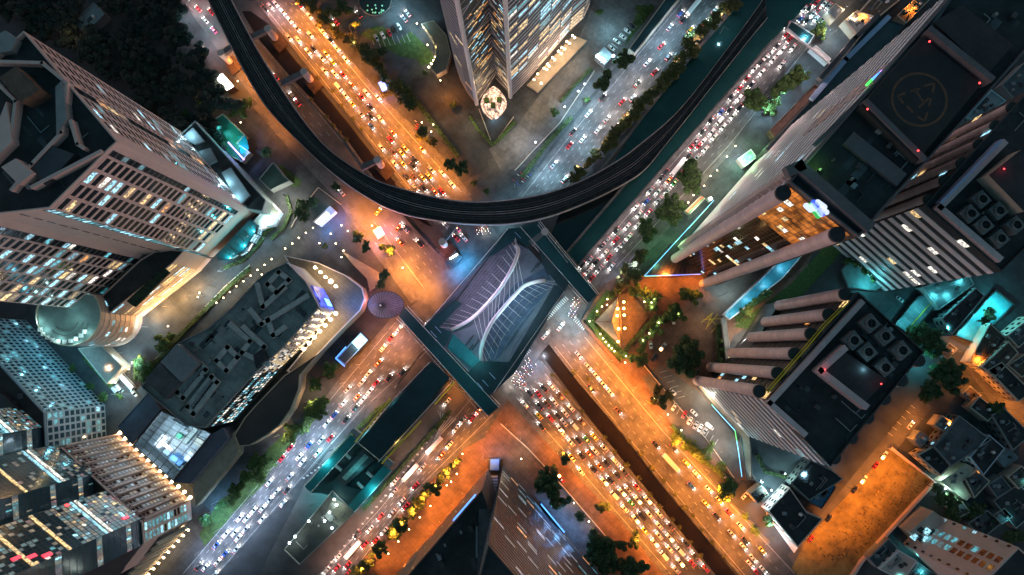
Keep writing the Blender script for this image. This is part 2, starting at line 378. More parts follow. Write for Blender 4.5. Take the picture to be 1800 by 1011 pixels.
# canals
sheet('muddy_canal', '440,20 470,40 508,92 548,140 584,182 615,220 655,272 710,340 760,400 690,365 615,255 572,202 507,132 455,70 425,20', water_b)
sheet('south_canal', '950,622 966,604 1020,676 1092,762 1158,848 1246,952 1300,1020 1265,1020 1180,918 1050,752', water_b)
sheet('north_canal', '1304,-10 1440,-10 1345,82 1203,250 1016,466 995,440 1050,330 1100,252 1130,205 1180,140 1262,40', water_g)
sheet('dry_canal_bed', '1085,285 1105,320 998,446 958,440 985,372 1040,350', water)
# canal walls, kerbs and pavements with a real step
b = MB()
for p in ('457,10 505,70 545,120 580,162 612,199 656,256 722,340', '452,69 505,132 570,202 612,252 690,362 785,466',
          '949,634 1050,757 1150,880 1257,1013', '965,602 1020,673 1094,759 1162,847 1248,950 1304,1013',
          '1302,-5 1210,105 1150,180 1095,250 1040,318', '1356,78 1204,252 1017,468 1005,455', '1104,318 996,444'): band(b, p, 1.3, 0, .9)
struct('canal_wall', b, conc)
b = MB()
for p, wd in (('1360,72 1208,248 1022,463', 2.6), ('1300,0 1212,100 1140,182 1090,236', 3.0), ('523,0 560,47 602,95 642,142 675,180 718,220 760,262 825,345', 3.),
          ('946,755 1022,840 1092,912 1172,1010', 2.2), ('1037,593 1094,663 1152,733 1227,822 1264,865 1352,957', 2.2),
          ('450,185 517,262 600,350 650,425 690,478 728,530', 4.), ('694,560 600,668 572,708 522,775 470,845', 3.2), ('700,692 676,692 652,708 627,731 602,757 572,793 534,840', 1.),
          ('767,758 739,805 667,893 612,948 562,1008', 1.), ('826,775 772,827 724,872 677,935', 2.2), ('1200,0 1117,97 1056,162 1000,232 985,250 935,318', 2.2), ('1045,507 1094,477 1152,427 1190,378 1252,300 1292,255', 2.)): band(b, p, wd, 0, .14)
struct('pavement', b, conc)
# painted markings
def dashes(b, a, c, n, wd=.15, fill=.4, z=.34):
    A, B = G([a, c]); d = (B-A); e = d.normalized(); nn = Vector((-e.y, e.x, 0))*wd/2
    n = max(1, int(n*.6))
    for i in range(n):
        p = A+d*(i/n); q = A+d*((i+fill)/n); b.poly([(x.x, x.y, z) for x in (p-nn, q-nn, q+nn, p+nn)])
def lanes(b, l0, l1, r0, r1, k, n, ends=True, **kw):      # k lanes between a left and a right edge
    for i in range(0 if ends else 1, k+1 if ends else k):
        t = .04+.92*i/k; a = (l0[0]+(r0[0]-l0[0])*t, l0[1]+(r0[1]-l0[1])*t); c = (l1[0]+(r1[0]-l1[0])*t, l1[1]+(r1[1]-l1[1])*t)
        if i in (0, k): dashes(b, a, c, 1, .18, 1.)
        else: dashes(b, a, c, n, **kw)
b = MB()
lanes(b, (457, 5), (580, 160), (524, 5), (652, 157), 6, 22); lanes(b, (580, 160), (722, 338), (652, 157), (815, 338), 6, 24)
lanes(b, (420, 100), (560, 250), (450, 67), (605, 250), 3, 18); lanes(b, (655, 390), (745, 510), (725, 400), (786, 466), 4, 12)
lanes(b, (973, 610), (1092, 758), (1030, 592), (1168, 758), 4, 20); lanes(b, (1092, 758), (1305, 1011), (1168, 758), (1400, 1008), 4, 34)
lanes(b, (905, 700), (1000, 805), (960, 655), (1058, 770), 6, 14); lanes(b, (1000, 808), (1175, 1008), (1058, 772), (1256, 1011), 6, 26)
lanes(b, (1195, 5), (1000, 238), (1285, 5), (1080, 232), 6, 30); lanes(b, (1000, 238), (900, 365), (1080, 232), (985, 345), 6, 18)
lanes(b, (1350, 92), (1205, 258), (1440, 60), (1285, 255), 5, 22); lanes(b, (1205, 258), (1030, 462), (1285, 255), (1085, 470), 5, 26)
lanes(b, (692, 565), (575, 706), (775, 600), (655, 706), 6, 18); lanes(b, (575, 706), (320, 1008), (645, 712), (385, 1008), 6, 38)
lanes(b, (830, 695), (668, 893), (868, 730), (724, 870), 5, 22); lanes(b, (668, 893), (562, 1008), (724, 870), (620, 1008), 5, 16)
struct('lane_markings', b, white_p)
b = MB()
for a, c in (((905, 640), (935, 610)), ((1010, 560), (1030, 580)), ((960, 560), (1000, 520))):
    A, B = G([a, c]); d = B-A; e = d.normalized(); nn = Vector((-e.y, e.x, 0)); k = int(d.length/1.2)
    for i in range(k):
        p = A+e*(i*1.2); q = p+e*.55; b.poly([(x.x, x.y, .346) for x in (p-nn*1.3, q-nn*1.3, q+nn*1.3, p+nn*1.3)])
for i in range(9):                                  # hatched islands beside the station ramps
    A, B = G([(748-i*5.5, 612+i*7), (722-i*3.5, 645+i*4.6)]); e = (B-A).normalized(); nn = Vector((-e.y, e.x, 0))*.2; b.poly([(x.x, x.y, .345) for x in (A-nn, B-nn, B+nn, A+nn)])
for i in range(8):
    A, B = G([(770+i*4.5, 722+i*2.), (778-i*2.5, 742+i*5)]); e = (B-A).normalized(); nn = Vector((-e.y, e.x, 0))*.2; b.poly([(x.x, x.y, .345) for x in (A-nn, B-nn, B+nn, A+nn)])
struct('hatch_markings', b, white_p)
b = MB()
for a, c in (((1243, 556), (1262, 575)), ((1252, 550), (1240, 580)), ((1236, 562), (1268, 560)), ((1240, 578), (1262, 552)), ((1232, 568), (1250, 552)), ((1250, 584), (1268, 566))): dashes(b, a, c, 1, .3, 1., .35)
struct('yellow_box_markings', b, yellow_p)
b = MB()
for i in range(26):                                 # black and white kerb blocks of the ramp
    t = i/25; u = 704-t*170; v = 690+t*150+12*math.sin(t*3.1)
    A = W(u, v); b.prism([A+Vector((-.6, -.4, 0)), A+Vector((.6, -.4, 0)), A+Vector((.6, .4, 0)), A+Vector((-.6, .4, 0))], .1, .35)
for i in range(26):
    t = i/25; A = W(766-t*200, 757+t*250+4*math.sin(t*3.1)); b.prism([A+Vector((-.6, -.4, 0)), A+Vector((.6, -.4, 0)), A+Vector((.6, .4, 0)), A+Vector((-.6, .4, 0))], .1, .35)
struct('kerb', b, white_p)
for nm, p, m in (('lawn', '632,60 662,45 690,52 680,62 740,105 705,100', grass_m), ('lawn', '480,300 495,290 530,318 525,330 505,325', grass_m), ('lawn', '700,72 722,55 758,90 765,108 742,116', grass_m),
                 ('lawn', '1118,27 1130,8 1150,15 1105,72 1098,82', grass_m), ('lawn', '385,880 430,850 470,790 520,745 540,750 470,845 410,905 360,960 350,940', grass_m), ('lawn', '1065,510 1075,512 1045,562 1095,615 1090,640 1030,566', grass_m)):
    o = sheet(nm, p, m, kind='stuff')
# ================================================================== elevated railway
def smooth(pts, n=6):
    P = [Vector(p) for p in pts]; r = []
    for i in range(len(P)-1):
        p0 = P[max(0, i-1)]; p1 = P[i]; p2 = P[i+1]; p3 = P[min(len(P)-1, i+2)]
        for k in range(n):
            t = k/n; r.append(.5*((2*p1)+(p2-p0)*t+(2*p0-5*p1+4*p2-p3)*t*t+(3*p1-p0-3*p2+p3)*t**3))
    return r+[P[-1]]
ZV = 15.
inn = smooth(G('395,-25 450,80 497,153 535,206 585,258 630,290 675,318 720,336 787,349 845,353 900,350 962,338 1025,315 1080,285 1122,253 1200,172 1275,72 1345,-25', ZV))
ot = smooth(G('352,-25 405,83 450,168 482,212 517,253 562,298 625,340 700,373 762,389 825,396 900,394 962,383 1025,360 1090,328 1137,298 1185,250 1260,160 1350,48 1400,-25', ZV))
t = thing('railway_viaduct', 'dark curved elevated railway viaduct sweeping over both roads', 'viaduct', (0, 0, 0))
ctr = [(a+c)/2 for a, c in zip(inn, ot)]
nrm = [(c-a).normalized() for a, c in zip(inn, ot)]
hwv = [(c-a).length/2 for a, c in zip(inn, ot)]
def rib(b, o0, o1, z0, z1, m=0, o0k=None):
    for i in range(len(ctr)-1):
        f = lambda k, o: (ctr[k]+nrm[k]*o)
        b.prism([f(i, o0), f(i, o1), f(i+1, o1), f(i+1, o0)], z0, z1, m, bottom=True)
b = MB(); rib(b, -6.3, 6.3, ZV-2, ZV-.6); b.build('deck', vdeck, t)
for s in (-1, 1):
    b = MB(); rib(b, s*6.3, s*6.75, ZV-2.2, ZV+.5); b.build('parapet', vedge, t)
    b = MB(); rib(b, s*.5, s*.68, ZV-.6, ZV-.1); b.build('cable_trough', vedge, t)
    for k in (1.9, 3.35): 
        b = MB(); rib(b, s*k, s*k+s*.12, ZV-.58, ZV-.25); b.build('rail', rail, t)
    b = MB(); rib(b, s*1.5, s*3.9, ZV-.598, ZV-.5); b.build('track_slab', M('track slab', (.045, .036, .035), .9, .4, .4), t)
for (c, r, bx, by, px, py) in ((1, 0, -40, 270, 90, 212), (1, 0, 180, 590, 342, 512), (1, 1, 740, 170, 855, 118), (1, 1, 1400, 560, 1310, 690), (0, 0, 1640, 330, 1560, 380), (2, 1, 130, 700, 230, 620)):
    a = W(*T(c, r, bx, by), 11); e = W(*T(c, r, px, py), 11)
    p = thing('viaduct_pier', 'concrete portal pier of the railway, '+{90: 'nearest the top edge of the photo', 342: 'beside the muddy canal, with a round pink cap', 855: 'between the canal and the yellow taxis', 1310: 'beside the crossing, with a hooked end', 1560: 'over the pavement by the dark park', 230: 'beside the skywalk'}[px], 'pier', (e.x, e.y, 0), 'piers of the railway viaduct')
    d = (e-a); dn = d.normalized(); n2 = Vector((-dn.y, dn.x, 0))
    b = MB(); b.prism([a-n2*1.6, e-n2*1.3, e+n2*1.3, a+n2*1.6], 10, 12.6, bottom=True); b.build('crossbeam', M('pier concrete', (.16, .12, .115), .8, .2, .3), p)
    b = MB(); b.bar((e.x, e.y, 0), (e.x, e.y, 13.0), 2.0, 0, 18); b.build('column', pinkw, p)
    b = MB(); q = e+Vector((1.5, -2.5, 0)); b.prism([q+Vector((-5, 1, 0)), q+Vector((1, -6, 0)), q+Vector((6, -1, 0)), q+Vector((0, 6, 0))], 0, 1.6); b.build('plinth', M('plinth soil', (.05, .03, .022), .9, .4, .4), p)
# ================================================================== skywalk
ZS = 9.
def deck(b, poly, z0, z1, m=0): b.prism([p[:2] for p in G(poly, z1)], z0, z1, m, bottom=True)
sk = thing('skywalk', 'square elevated footbridge with teal roofs and two white arches over the crossing', 'footbridge', tuple(W(865, 545)))
sk['org'] = tuple(sk.location)
def skp(name, poly, z0, z1, m, lab=None):
    b = MB(); deck(b, poly, z0, z1); o = b.build(name, m, sk)
    if lab: o['label'] = lab
    return o
skp('walkway_roof', '712,540 700,556 858,732 877,716', 12.0, 12.5, teal)
skp('walkway_roof', '915,399 946,390 1050,518 1033,533', 12.0, 12.5, teal)
skp('walkway_roof', '893,402 914,400 938,428 925,432 908,420 870,447 858,450', 12.0, 12.4, teal)
skp('walkway_roof', '800,527 812,534 772,575 795,584 780,615 744,575', 11.9, 12.4, teal)
skp('walkway_roof', '842,635 817,660 852,700 868,690 905,655 992,512 975,500 895,636', 11.9, 12.38, M('slate roof', (.02, .026, .03), .5, .3, .2))
skp('walkway_roof', '940,420 975,470 998,462 1010,480 992,512 960,480', 11.8, 12.3, M('slate roof', (.02,) * 3))
skp('deck_floor', '748,570 900,405 985,500 990,520 860,690 790,620', 8.0, 8.8, plaza_p)
skp('glass_canopy', '862,452 905,424 930,440 805,580 780,560', 10.6, 10.8, M('lilac ribbed canopy', (.11, .10, .125), .8, .3, .3))
skp('ramp', '796,586 786,612 842,655 850,640', 9.0, 9.8, teal_l)
skp('glass_floor', '860,560 905,500 960,470 970,500 900,600 865,640 850,625', 8.8, 9.2, M('blue grey deck', (.07, .09, .13), .8, .35, .2))
b = MB()
for i in range(44):
    t2 = i/43; a = W(862-(862-780)*t2, 452+(560-452)*t2, 10.95); e = W(930-(930-805)*t2, 440+(580-440)*t2, 10.95); b.bar(a, e, .05, 0, 4)
for i in range(9):
    t2 = i/8; a = W(862+68*t2, 452-12*t2, 10.97); e = W(780+25*t2, 560+20*t2, 10.97); b.bar(a, e, .09, 0, 4)
b.build('canopy_bars', greyw, sk)
b = MB()
for k in range(4):
    P = smooth([W(u+k*9, v+k*8, 9.4) for u, v in S('858,632 872,590 895,555 925,520 960,497')], 4); b.tube(P, .16, 0, 5)
b.build('floor_beams', greyw, sk)
for u, v in S('826,598 836,606 872,600 940,470 950,462 905,590 825,615'): p = W(u, v, 9.3); b = MB(); b.prism([p+Vector((-2.2, -2.6, 0)), p+Vector((-1.8, -3, 0)), p+Vector((2.2, 2.6, 0)), p+Vector((1.8, 3, 0))], 8.9, 9.6); b.build('bench', steel_d, sk)
def arch(pts, z0, zt):
    P = smooth([Vector((u, v, 0)) for u, v in S(pts)], 5); n = len(P); r = []
    for i, p in enumerate(P):
        s = i/(n-1); r.append(W(p.x, p.y, z0+(zt-z0)*math.sin(math.pi*s)**.8))
    return r
a1 = arch('795,579 820,566 840,551 862,528 880,506 900,472 909,450 911,438 906,432', 9.5, 24)
a2 = arch('846,633 845,618 850,598 862,571 875,553 900,524 920,504 940,496 957,493', 9.5, 24)
for A in (a1, a2):
    b = MB(); b.tube(A, 1.0, 0, 10); b.build('arch', M('white arch paint', (.74, .62, .62), .35, .05, .5), sk)
b = MB()
n1 = len(a1)-1
for i in range(1, n1, 2):
    s_ = i/n1; p = a1[i]; a = math.radians(178-85*s_); b.bar(p, Vector((p.x+9.5*math.cos(a), p.y+9.5*math.sin(a), 11)), .10, 0, 5)
    p = a2[i]; a = math.radians(-85+82*s_); b.bar(p, Vector((p.x+9.5*math.cos(a), p.y+9.5*math.sin(a), 9.5)), .10, 0, 5)
for i in range(int(n1*.2), int(n1*.82), 2): b.bar(a1[i], a2[i], .12, 0, 5)
b.build('stay_rods', steel, sk)
b = MB()
for pl in ('712,540 877,716', '700,556 858,732', '946,390 1050,518', '915,399 1033,533', '893,402 744,575', '992,512 868,690', '998,462 945,395'):
    P = G(pl, 12.6); d = (P[1]-P[0]); n = int(d.length/2)
    b.tube(P, .13, 0, 4)
b.build('roof_edging', steel, sk)
b = MB()
for pl in ('697,560 853,736', '879,712 716,538', '1030,536 912,402', '1053,516 949,388'):
    A, B = G(pl, 9.6); k = int((B-A).length/2.4); b.bar(A, B, .1, 0, 4); b.bar(A-Vector((0, 0, 1)), B-Vector((0, 0, 1)), .1, 0, 4)
    for i in range(k+1): 
        p = A.lerp(B, i/k); b.bar(p-Vector((0, 0, 1.2)), p, .08, 0, 4)
b.build('railing', steel, sk)
b = MB(); 
for pl in ('700,556 858,732 877,716 712,540', '915,399 946,390 1050,518 1033,533'): deck(b, pl, 7.2, 7.9)
b.build('walkway_floor', conc_d, sk)
for u, v in S('712,555 760,605 815,668 862,722 935,405 975,450 1010,490 1036,520 760,580 880,420 900,640 960,560'):
    p = W(u, v); b = MB(); b.bar((p.x, p.y, 0), (p.x, p.y, 7.9), .6, 0, 10); b.build('column', conc, sk)
for u, v, ang in ((757, 582, 0), (765, 574, 0), (848, 668, 0), (860, 655, 0), (838, 672, 0), (905, 408, 0), (965, 484, 0)):
    p = W(u, v, 12.4); b = MB(); b.bar(p, p+Vector((3.2, -3.4, .2)), .16, 0, 5); b.build('roof_light', paleblue, sk)
# unseen fill lights added above the arches to brighten them and the deck
for u, v, c in ((905, 560, CO), (940, 500, CO), (920, 530, CO), (860, 480, (.7, .6, 1.)), (840, 520, (.7, .6, 1.)), (815, 560, (.7, .6, 1.)), (830, 635, CY)):
    light('skywalk_fill_light', W(u, v, 27), c, 4000, .3, parent=None)
# ================================================================== buildings
KH = [(lit_c, 5), (lit_w, 3), (lit_t, 4), (lit_o, 1), (lit_h, 1)]
KC = [(lit_c, 4), (lit_t, 4), (lit_h, 1)]
KW = [(lit_w, 4), (lit_h, 3), (lit_o, 1)]
# ---- twin wing hotel, upper left
h = Bld('hotel_tower', 'pink granite hotel tower with grid of square windows beside the dark park', 'tower', '340,245 452,375 443,383 375,452 305,460 296,468 197,548 60,470 60,300 250,330', 130, pinkw, roof_d, par=2.2)
h.grid(0, 3, 30, pinkw, .02, .40, fw=.28, fh=.42, lit=.10, kinds=KC, z0=14)
h.grid(0, 1, 30, pinkw, .41, .46, fw=.5, fh=.4, z0=14, lit=.3, kinds=[(lit_o, 1)])
h.grid(0, 1, 16, darkw, .47, .55, fw=.2, fh=.15, lit=.35, kinds=[(lit_o, 4), (lit_w, 1)], z0=20)
h.grid(0, 3, 30, pinkw, .56, .88, fw=.28, fh=.42, lit=.12, kinds=KC, z0=14)
h.grid(2, 1, 30, darkw, .0, .085, fw=.1, fh=.25, lit=.25, kinds=KC, z0=18, proud=.12)
h.grid(2, 4, 27, pinkw, .10, 1., fw=.2, fh=.36, lit=.17, kinds=KH, z0=18, proud=.45)
h.grid(3, 1, 36, steel_d, .0, .18, fw=.2, fh=.35, lit=.92, kinds=[(lit_c, 1), (lit_t, 1)], z0=4, proud=.2)
h.grid(3, 1, 14, pinkw, .56, .62, fw=.1, fh=.3, lit=.04, kinds=[(lit_c, 1)], proud=.3, z0=30)
h.grid(5, 1, 30, darkw, .0, .09, fw=.1, fh=.25, lit=.2, kinds=KC, z0=18, proud=.12)
h.grid(5, 6, 25, pinkw, .10, 1., fw=.18, fh=.36, lit=lambda c, r: .26, kinds=KH, z0=24, proud=.45)
for p, z0, z1, m in (('23,150 52,130 93,170 60,192', 130, 137, roof_b), ('-30,225 5,235 25,185 35,255 -10,300', 130, 134, pinkw), ('110,160 122,148 130,215 112,243', 130, 134, greyw), ('60,300 100,260 140,275 90,330', 130, 133, darkw),
                     ('20,300 45,285 75,310 50,330', 130, 135, pinkw), ('0,70 20,60 40,75 30,95 0,100', 130, 133, greyw)): h.box('roof_house', p, z0, z1, m)
for p in ('-20,110 78,113 118,146', '-10,140 32,180 22,252', '121,150 112,235 60,290 25,335', '128,215 140,255 150,262', '180,268 60,330'): h.ridge('roof_wall', p, 132, 130, 133.5, 1.2, pinkw)
h.clutter(40); h.done()
for u, v in ((345, 505), (318, 522), (290, 542), (268, 556)): light('facade_light', W(u, v, 4), (1., .55, .20), 3600, .4)
for u, v in ((400, 452), (425, 430), (442, 405)): light('facade_light', W(u, v, 11), CY, 1800, .4)
# louvred podium of the hotel, with its drum
p = Bld('hotel_podium', 'striped louvre podium of the hotel with warm light along its foot', 'building', '372,455 354,475 252,556 225,540 300,470 330,452', 30, pinkw, roof_d, par=1.)
p.stripes([p.xy[1], p.xy[2]], 11, creamw, fh=.45, proud=.6, gl=glass_b, lit=.5, kinds=[(lit_c, 2), (lit_w, 2)], unit=7)
p.box('roof_garden', '225,530 290,470 300,480 240,540', 30, 31.5, M('roof garden planting', (.02, .04, .02), .9, .6, .5))
p.done()
def circ(c, r, a0, a1, n): return [(c[0]+r*math.cos(math.radians(a0+(a1-a0)*i/n)), c[1]+r*math.sin(math.radians(a0+(a1-a0)*i/n))) for i in range(n+1)]
dp = [(198+52*math.cos(math.radians(a)), 559+50*math.sin(math.radians(a))) for a in range(-40, 225, 12)]
d = Bld('drum_building', 'round drum with striped curved facade and teal lit terrace beside the hotel', 'building', dp, 36, creamw, M('terrace paving teal', (.16, .21, .20), .6, .25, .2), par=1.2)
d.stripes(d.xy[:16], 8, pinkw, fh=.5, proud=.7, gl=glass_b, lit=.12, kinds=KC, unit=4)
for i in range(3): d.ridge('terrace_kerb', [(115+(22+i*9)*math.cos(math.radians(a)), 562+(20+i*9)*math.sin(math.radians(a))) for a in range(10, 150, 10)], 36, 36, 36.4, .5, greyw)
for a in range(30, 160, 14): 
    q = W(112+44*math.cos(math.radians(a)), 565+36*math.sin(math.radians(a)), 36.1); b = MB(); b.prism([q+Vector((-1, -1, 0)), q+Vector((1, -1, 0)), q+Vector((1, 1, 0)), q+Vector((-1, 1, 0))], 36, 37); b.build('terrace_table', whitew, d.root)
d.done()
for u, v in ((75, 580), (100, 596), (130, 600), (62, 565), (150, 585)): light('terrace_light', W(u, v, 38.5), (.45, .9, .9), 450, .3)
light('terrace_light', W(120, 560, 42), (.45, .9, .9), 900, .5)
x = Bld('porch_canopy', 'low pinkish canopy roof at the foot of the drum', 'building', '137,612 180,608 216,645 188,675', 8, creamw, pinkpav, par=.4, zref=8)
# glass porch at the foot of the hotel, right of the grid face
x = Bld('glass_lobby', 'low blue green glass lobby curving round the hotel corner', 'building', '380,448 440,385 452,395 448,410 430,440 405,455 385,458', 9, glass_b, M('lobby glass roof', (.02, .09, .10), .2, .4, .3), zref=9, par=.4)
x.stripes([x.xy[2], x.xy[3], x.xy[4], x.xy[5]], 3, steel_d, fh=.2, gl=lit_t, lit=.5, kinds=KC)
for i in range(7): x.ridge('roof_bar', [(385+i*9, 452-i*9.5), (400+i*7.5, 458-i*8.5)], 9, 9, 9.3, .25, steel_d)
x.done(40)
# white annexes with green terrace, above the hotel
x = Bld('white_annex', 'long low annex with pale metal roof vaults between hotel and pool', 'building', '316,238 344,213 468,352 462,372 436,368', 16, greyw, roof_d, zref=16, par=.8)
for q in ('322,244 342,226 362,250 345,256', '352,268 372,262 384,284 368,292', '392,305 408,296 442,345 424,362'): x.box('metal_roof', q, 16, 18, roof_m)
for u, v in ((340, 262), (362, 290), (395, 318), (412, 345), (330, 235)): light('annex_light', W(u, v, 21), CO, 1500, .3)
x = Bld('pool_terrace', 'square green lit terrace with violet light line beside a small pool', 'terrace', '358,222 392,200 431,238 418,252 440,268 425,285 400,272', 5, creamw, M('green terrace tiles', (.03, .16, .10), .4, .2, .3), zref=5, par=.5)
x.box('pool', '418,240 432,238 438,262 424,272', 5.0, 5.2, pool_m)
b = MB(); P = G('401,250 429,281', 5.6); b.tube(P, .35, 0, 6); b.build('light_line', neon_p, x.root)
light('terrace_light', W(385, 225, 11), CY, 1300, .3); light('terrace_light', W(405, 245, 11), (.1, 1., .7), 1200, .3); light('terrace_light', W(425, 262, 9), (.25, .4, 1.), 2500, .3)
x = Bld('garden_house', 'flat roofed dark green house beside the palm and the lawn', 'house', '455,315 480,285 500,310 510,318 475,335', 6, greyw, M('green roof felt', (.03, .06, .05), .8, .3, .2), zref=6, par=.5)
x = Bld('white_gatehouse', 'white fronted gatehouse at the bend of the hotel drive', 'building', '452,340 470,348 492,372 480,395 455,402 440,395 462,372', 6, whitew, creamw, zref=6, par=.5)
x.stripes([x.xy[2], x.xy[3], x.xy[4]], 2, whitew, fh=.3, gl=lit_t, lit=1, kinds=KC); x.done(30)
light('gate_light', W(488, 345, 9), (.8, 1., .85), 2600, .3); light('gate_light', W(485, 385, 8), (.6, 1., .8), 1200, .3)
# ---- blue grid tower
x = Bld('grid_tower', 'blue grey office block with fine window grid in front of the drum', 'tower', '184,712 187,768 100,800 20,800 -40,600 45,563', 46, M('blue grey facade', (.16, .22, .27), .5, .1, .2), roof_d, par=1.5)
gm = M('grid facade', (.34, .38, .41), .5, .08, .3)
x.grid(5, 30, 11, gm, fw=.3, fh=.34, lit=.1, kinds=[(lit_t, 3), (lit_c, 1)], gl=glass_b, proud=.4)
x.grid(0, 5, 11, gm, fw=.3, fh=.3, lit=.15, kinds=[(lit_t, 3), (lit_c, 1)], gl=glass_b, proud=.4)
x.box('roof_house', '10,690 40,720 20,760 -20,740', 46, 49, darkw); x.clutter(14); x.done()
for i in range(6): light('facade_light', W(75+i*25, 572+i*27, 16), (.15, .55, .75), 2200, .4)
soft_p = glow('softly lit glass pink', (.7, .25, .3), .25, .9); soft_s = glow('softly lit silver blinds', (.55, .68, .76), .42, .9)
soft_t = glow('softly lit glass teal', (.16, .42, .46), .30, .9); soft_w = glow('softly lit glass warm', (.75, .60, .36), .30, .9)
# ---- finned facade block with a lamp at the foot of each fin
x = Bld('finned_block', 'pink mid rise block whose ribs each end in a bright lamp at the foot', 'building', '210,765 335,880 338,912 300,960 150,960 110,790', 46, pinkw, roof_d, par=1.2)
x.grid(0, 24, 13, M('dark pink granite', (.26, .16, .15), .6, .15, .2), fw=.3, fh=.3, lit=lambda c, r: .9 if r < .72 else .12, kinds=[(soft_s, 5), (soft_w, 2), (soft_t, 1)], z0=5, proud=.4, gl=glass_o)
x.grid(1, 2, 12, pinkw, fw=.3, fh=.3, lit=.8, kinds=[(lit_t, 3), (lit_c, 2)], z0=5, gl=glass_o)
n = x.out(0)
for i in range(13):
    A, _ = x.seg(0, min(.99, .01+i*.0817)); b = MB(); b.obox(A-(x.xy[1]-x.xy[0]).normalized()*.45, A+(x.xy[1]-x.xy[0]).normalized()*.45, n, .0, 1.8, 3, 46); b.build('fin', M('pink fin', (.42, .29, .25), .6, .15, .2), x.root)
    q = A+n*2.6; b = MB(); b.ball((q.x, q.y, 3.2), 1.0, 0, 8, 5); b.build('wall_lamp', lamp_w, x.root)
    light('wall_lamp_light', (q.x, q.y, 4.2), WM, 850, .3)
x.done()
x = Bld('stepped_podium', 'stepped podium of sloping louvres with a lamp at the end of each step', 'building', '338,915 330,925 252,1012 240,1030 150,1040 230,960', 32, steel_d, roof_d, par=.6)
n = x.out(1)
for i in range(9):
    A, _ = x.seg(1, i/9); e = (x.xy[2]-x.xy[1]).normalized(); b = MB(); b.obox(A-e*.5, A+e*.5, n, -.1, 1.6, 2, 32); b.build('fin', creamw, x.root)
    q = A+n*2.2; b = MB(); b.ball((q.x, q.y, 2.4), .6, 0, 8, 4); b.build('wall_lamp', lamp_w, x.root); light('wall_lamp_light', (q.x, q.y, 3), WM, 900, .3)
x.done()
# ---- glass towers, lower left corner, standing on the finned block
for nm, lb, poly, zz, ks, bs in (('glass_tower', 'dark glass office tower with lit floors at the foot of the ribbed block', '185,863 246,913 249,958 180,1050 60,1050 60,900', 132, [(lit_w, 3), (lit_t, 4), (lit_c, 2), (neon_r, .15), (lit_h, 1)], 0),
                             ('glass_tower', 'dark glass tower with one gilded corner strip between grid tower and lit tower', '97,782 160,833 163,870 120,905 20,880', 120, [(lit_w, 2), (lit_t, 3), (lit_c, 1)], 0),
                             ('glass_tower', 'teal lit glass tower behind the fine gridded office block', '30,715 72,752 74,790 50,830 -60,830 -60,740', 118, [(lit_t, 6), (lit_c, 3), (lit_w, 2)], 0)):
    x = Bld(nm, lb, 'tower', poly, zz, darkw, roof_d, zref=47., z0=46.)
    ks = [(soft_t, 4), (soft_w, 3), (soft_p, 1.2)]+[(k_, w_*.22) for k_, w_ in ks]
    lt = (.62 if zz == 132 else .16 if zz == 120 else .6)
    bm_ = M('black mullion', (.016, .017, .019), .35, .2, .3)
    x.grid(0, 14, 28, bm_, fw=.12, fh=.18, lit=lambda c, r, lt=lt: lt*(1.5 if r < .45 else .4), kinds=ks, gl=glass_b, proud=.2)
    n_ = x.out(0); A_, B_ = x.seg(0)
    for zf, m_ in ((.26, lit_h), (.30, lit_c), (.58, lit_w), (.82, lit_w)): b = MB(); b.obox(A_, B_, n_, .1, .45, 46+zf*(zz-46), 46+zf*(zz-46)+1.6); b.build('lit_floor_band', m_, x.root)
    if zz == 132:
        for f0, f1, z_ in ((.70, .76, 118), (.78, .85, 112), (.87, .95, 106), (.80, .86, 52)): b = MB(); b.obox(A_.lerp(B_, f0), A_.lerp(B_, f1), n_, .1, .5, z_, z_+4.5); b.build('red_panel', glow('red panel', (1., .02, .06), 1.2), x.root)
    x.grid(1, 16, 20, bm_, fw=.08, fh=.12, lit=lambda c, r: .97 if int(r*20) in (2, 7, 13) else .02, kinds=ks, gl=glass_b, proud=.2)
    x.grid(5 if len(x.xy) > 5 else 4, 8, 20, steel_d, fw=.1, fh=.16, lit=.3, kinds=ks, gl=glass_b, proud=.2)
    x.done()
# ---- mall with the blue screen
x = Bld('shopping_mall', 'dark roofed mall with ribbed lamp lit front and blue corner screen', 'building', '562,540 497,612 450,656 363,752 330,748 250,680 312,605 368,576 410,540 452,495 472,478 506,462 540,497', 36, greyw, M('mall roof', (.27, .265, .245), .85, .45, .12, grid=(8, 4, 40, .4, 0)), zref=36, par=1.6, parm=greyw)
n = x.out(0)
x.grid(1, 14, 7, steel, .0, 1, fw=.12, fh=.3, lit=.55, kinds=[(lit_h, 3), (lit_w, 2)], z0=8, gl=glass_o)
x.grid(0, 12, 7, steel, .0, 1, fw=.12, fh=.3, lit=.6, kinds=[(lit_h, 3), (lit_w, 2)], z0=8, gl=glass_o)
x.grid(2, 22, 7, darkw, .0, 1, fw=.25, fh=.3, lit=.4, kinds=[(lit_h, 3), (lit_c, 2), (lit_t, 2)], z0=6)
LP = TT(1, 2, '595,175 555,220 525,265 490,305 455,350 420,390 375,445')
for i, (u, v) in enumerate(LP):
    A, _ = x.seg(0, min(.98, .02+i*.155)); q = A+n*2.2; e = (x.xy[1]-x.xy[0]).normalized()
    b = MB(); b.obox(A-e*.45, A+e*.45, n, 0, 1.6, 9, 37.5); b.build('fin', creamw, x.root)
    b = MB(); b.ball((q.x, q.y, 11.2), 1.05, 0, 8, 5); b.build('wall_lamp', lamp_w, x.root); light('wall_lamp_light', (q.x, q.y, 12.6), WM, 1300, .3)
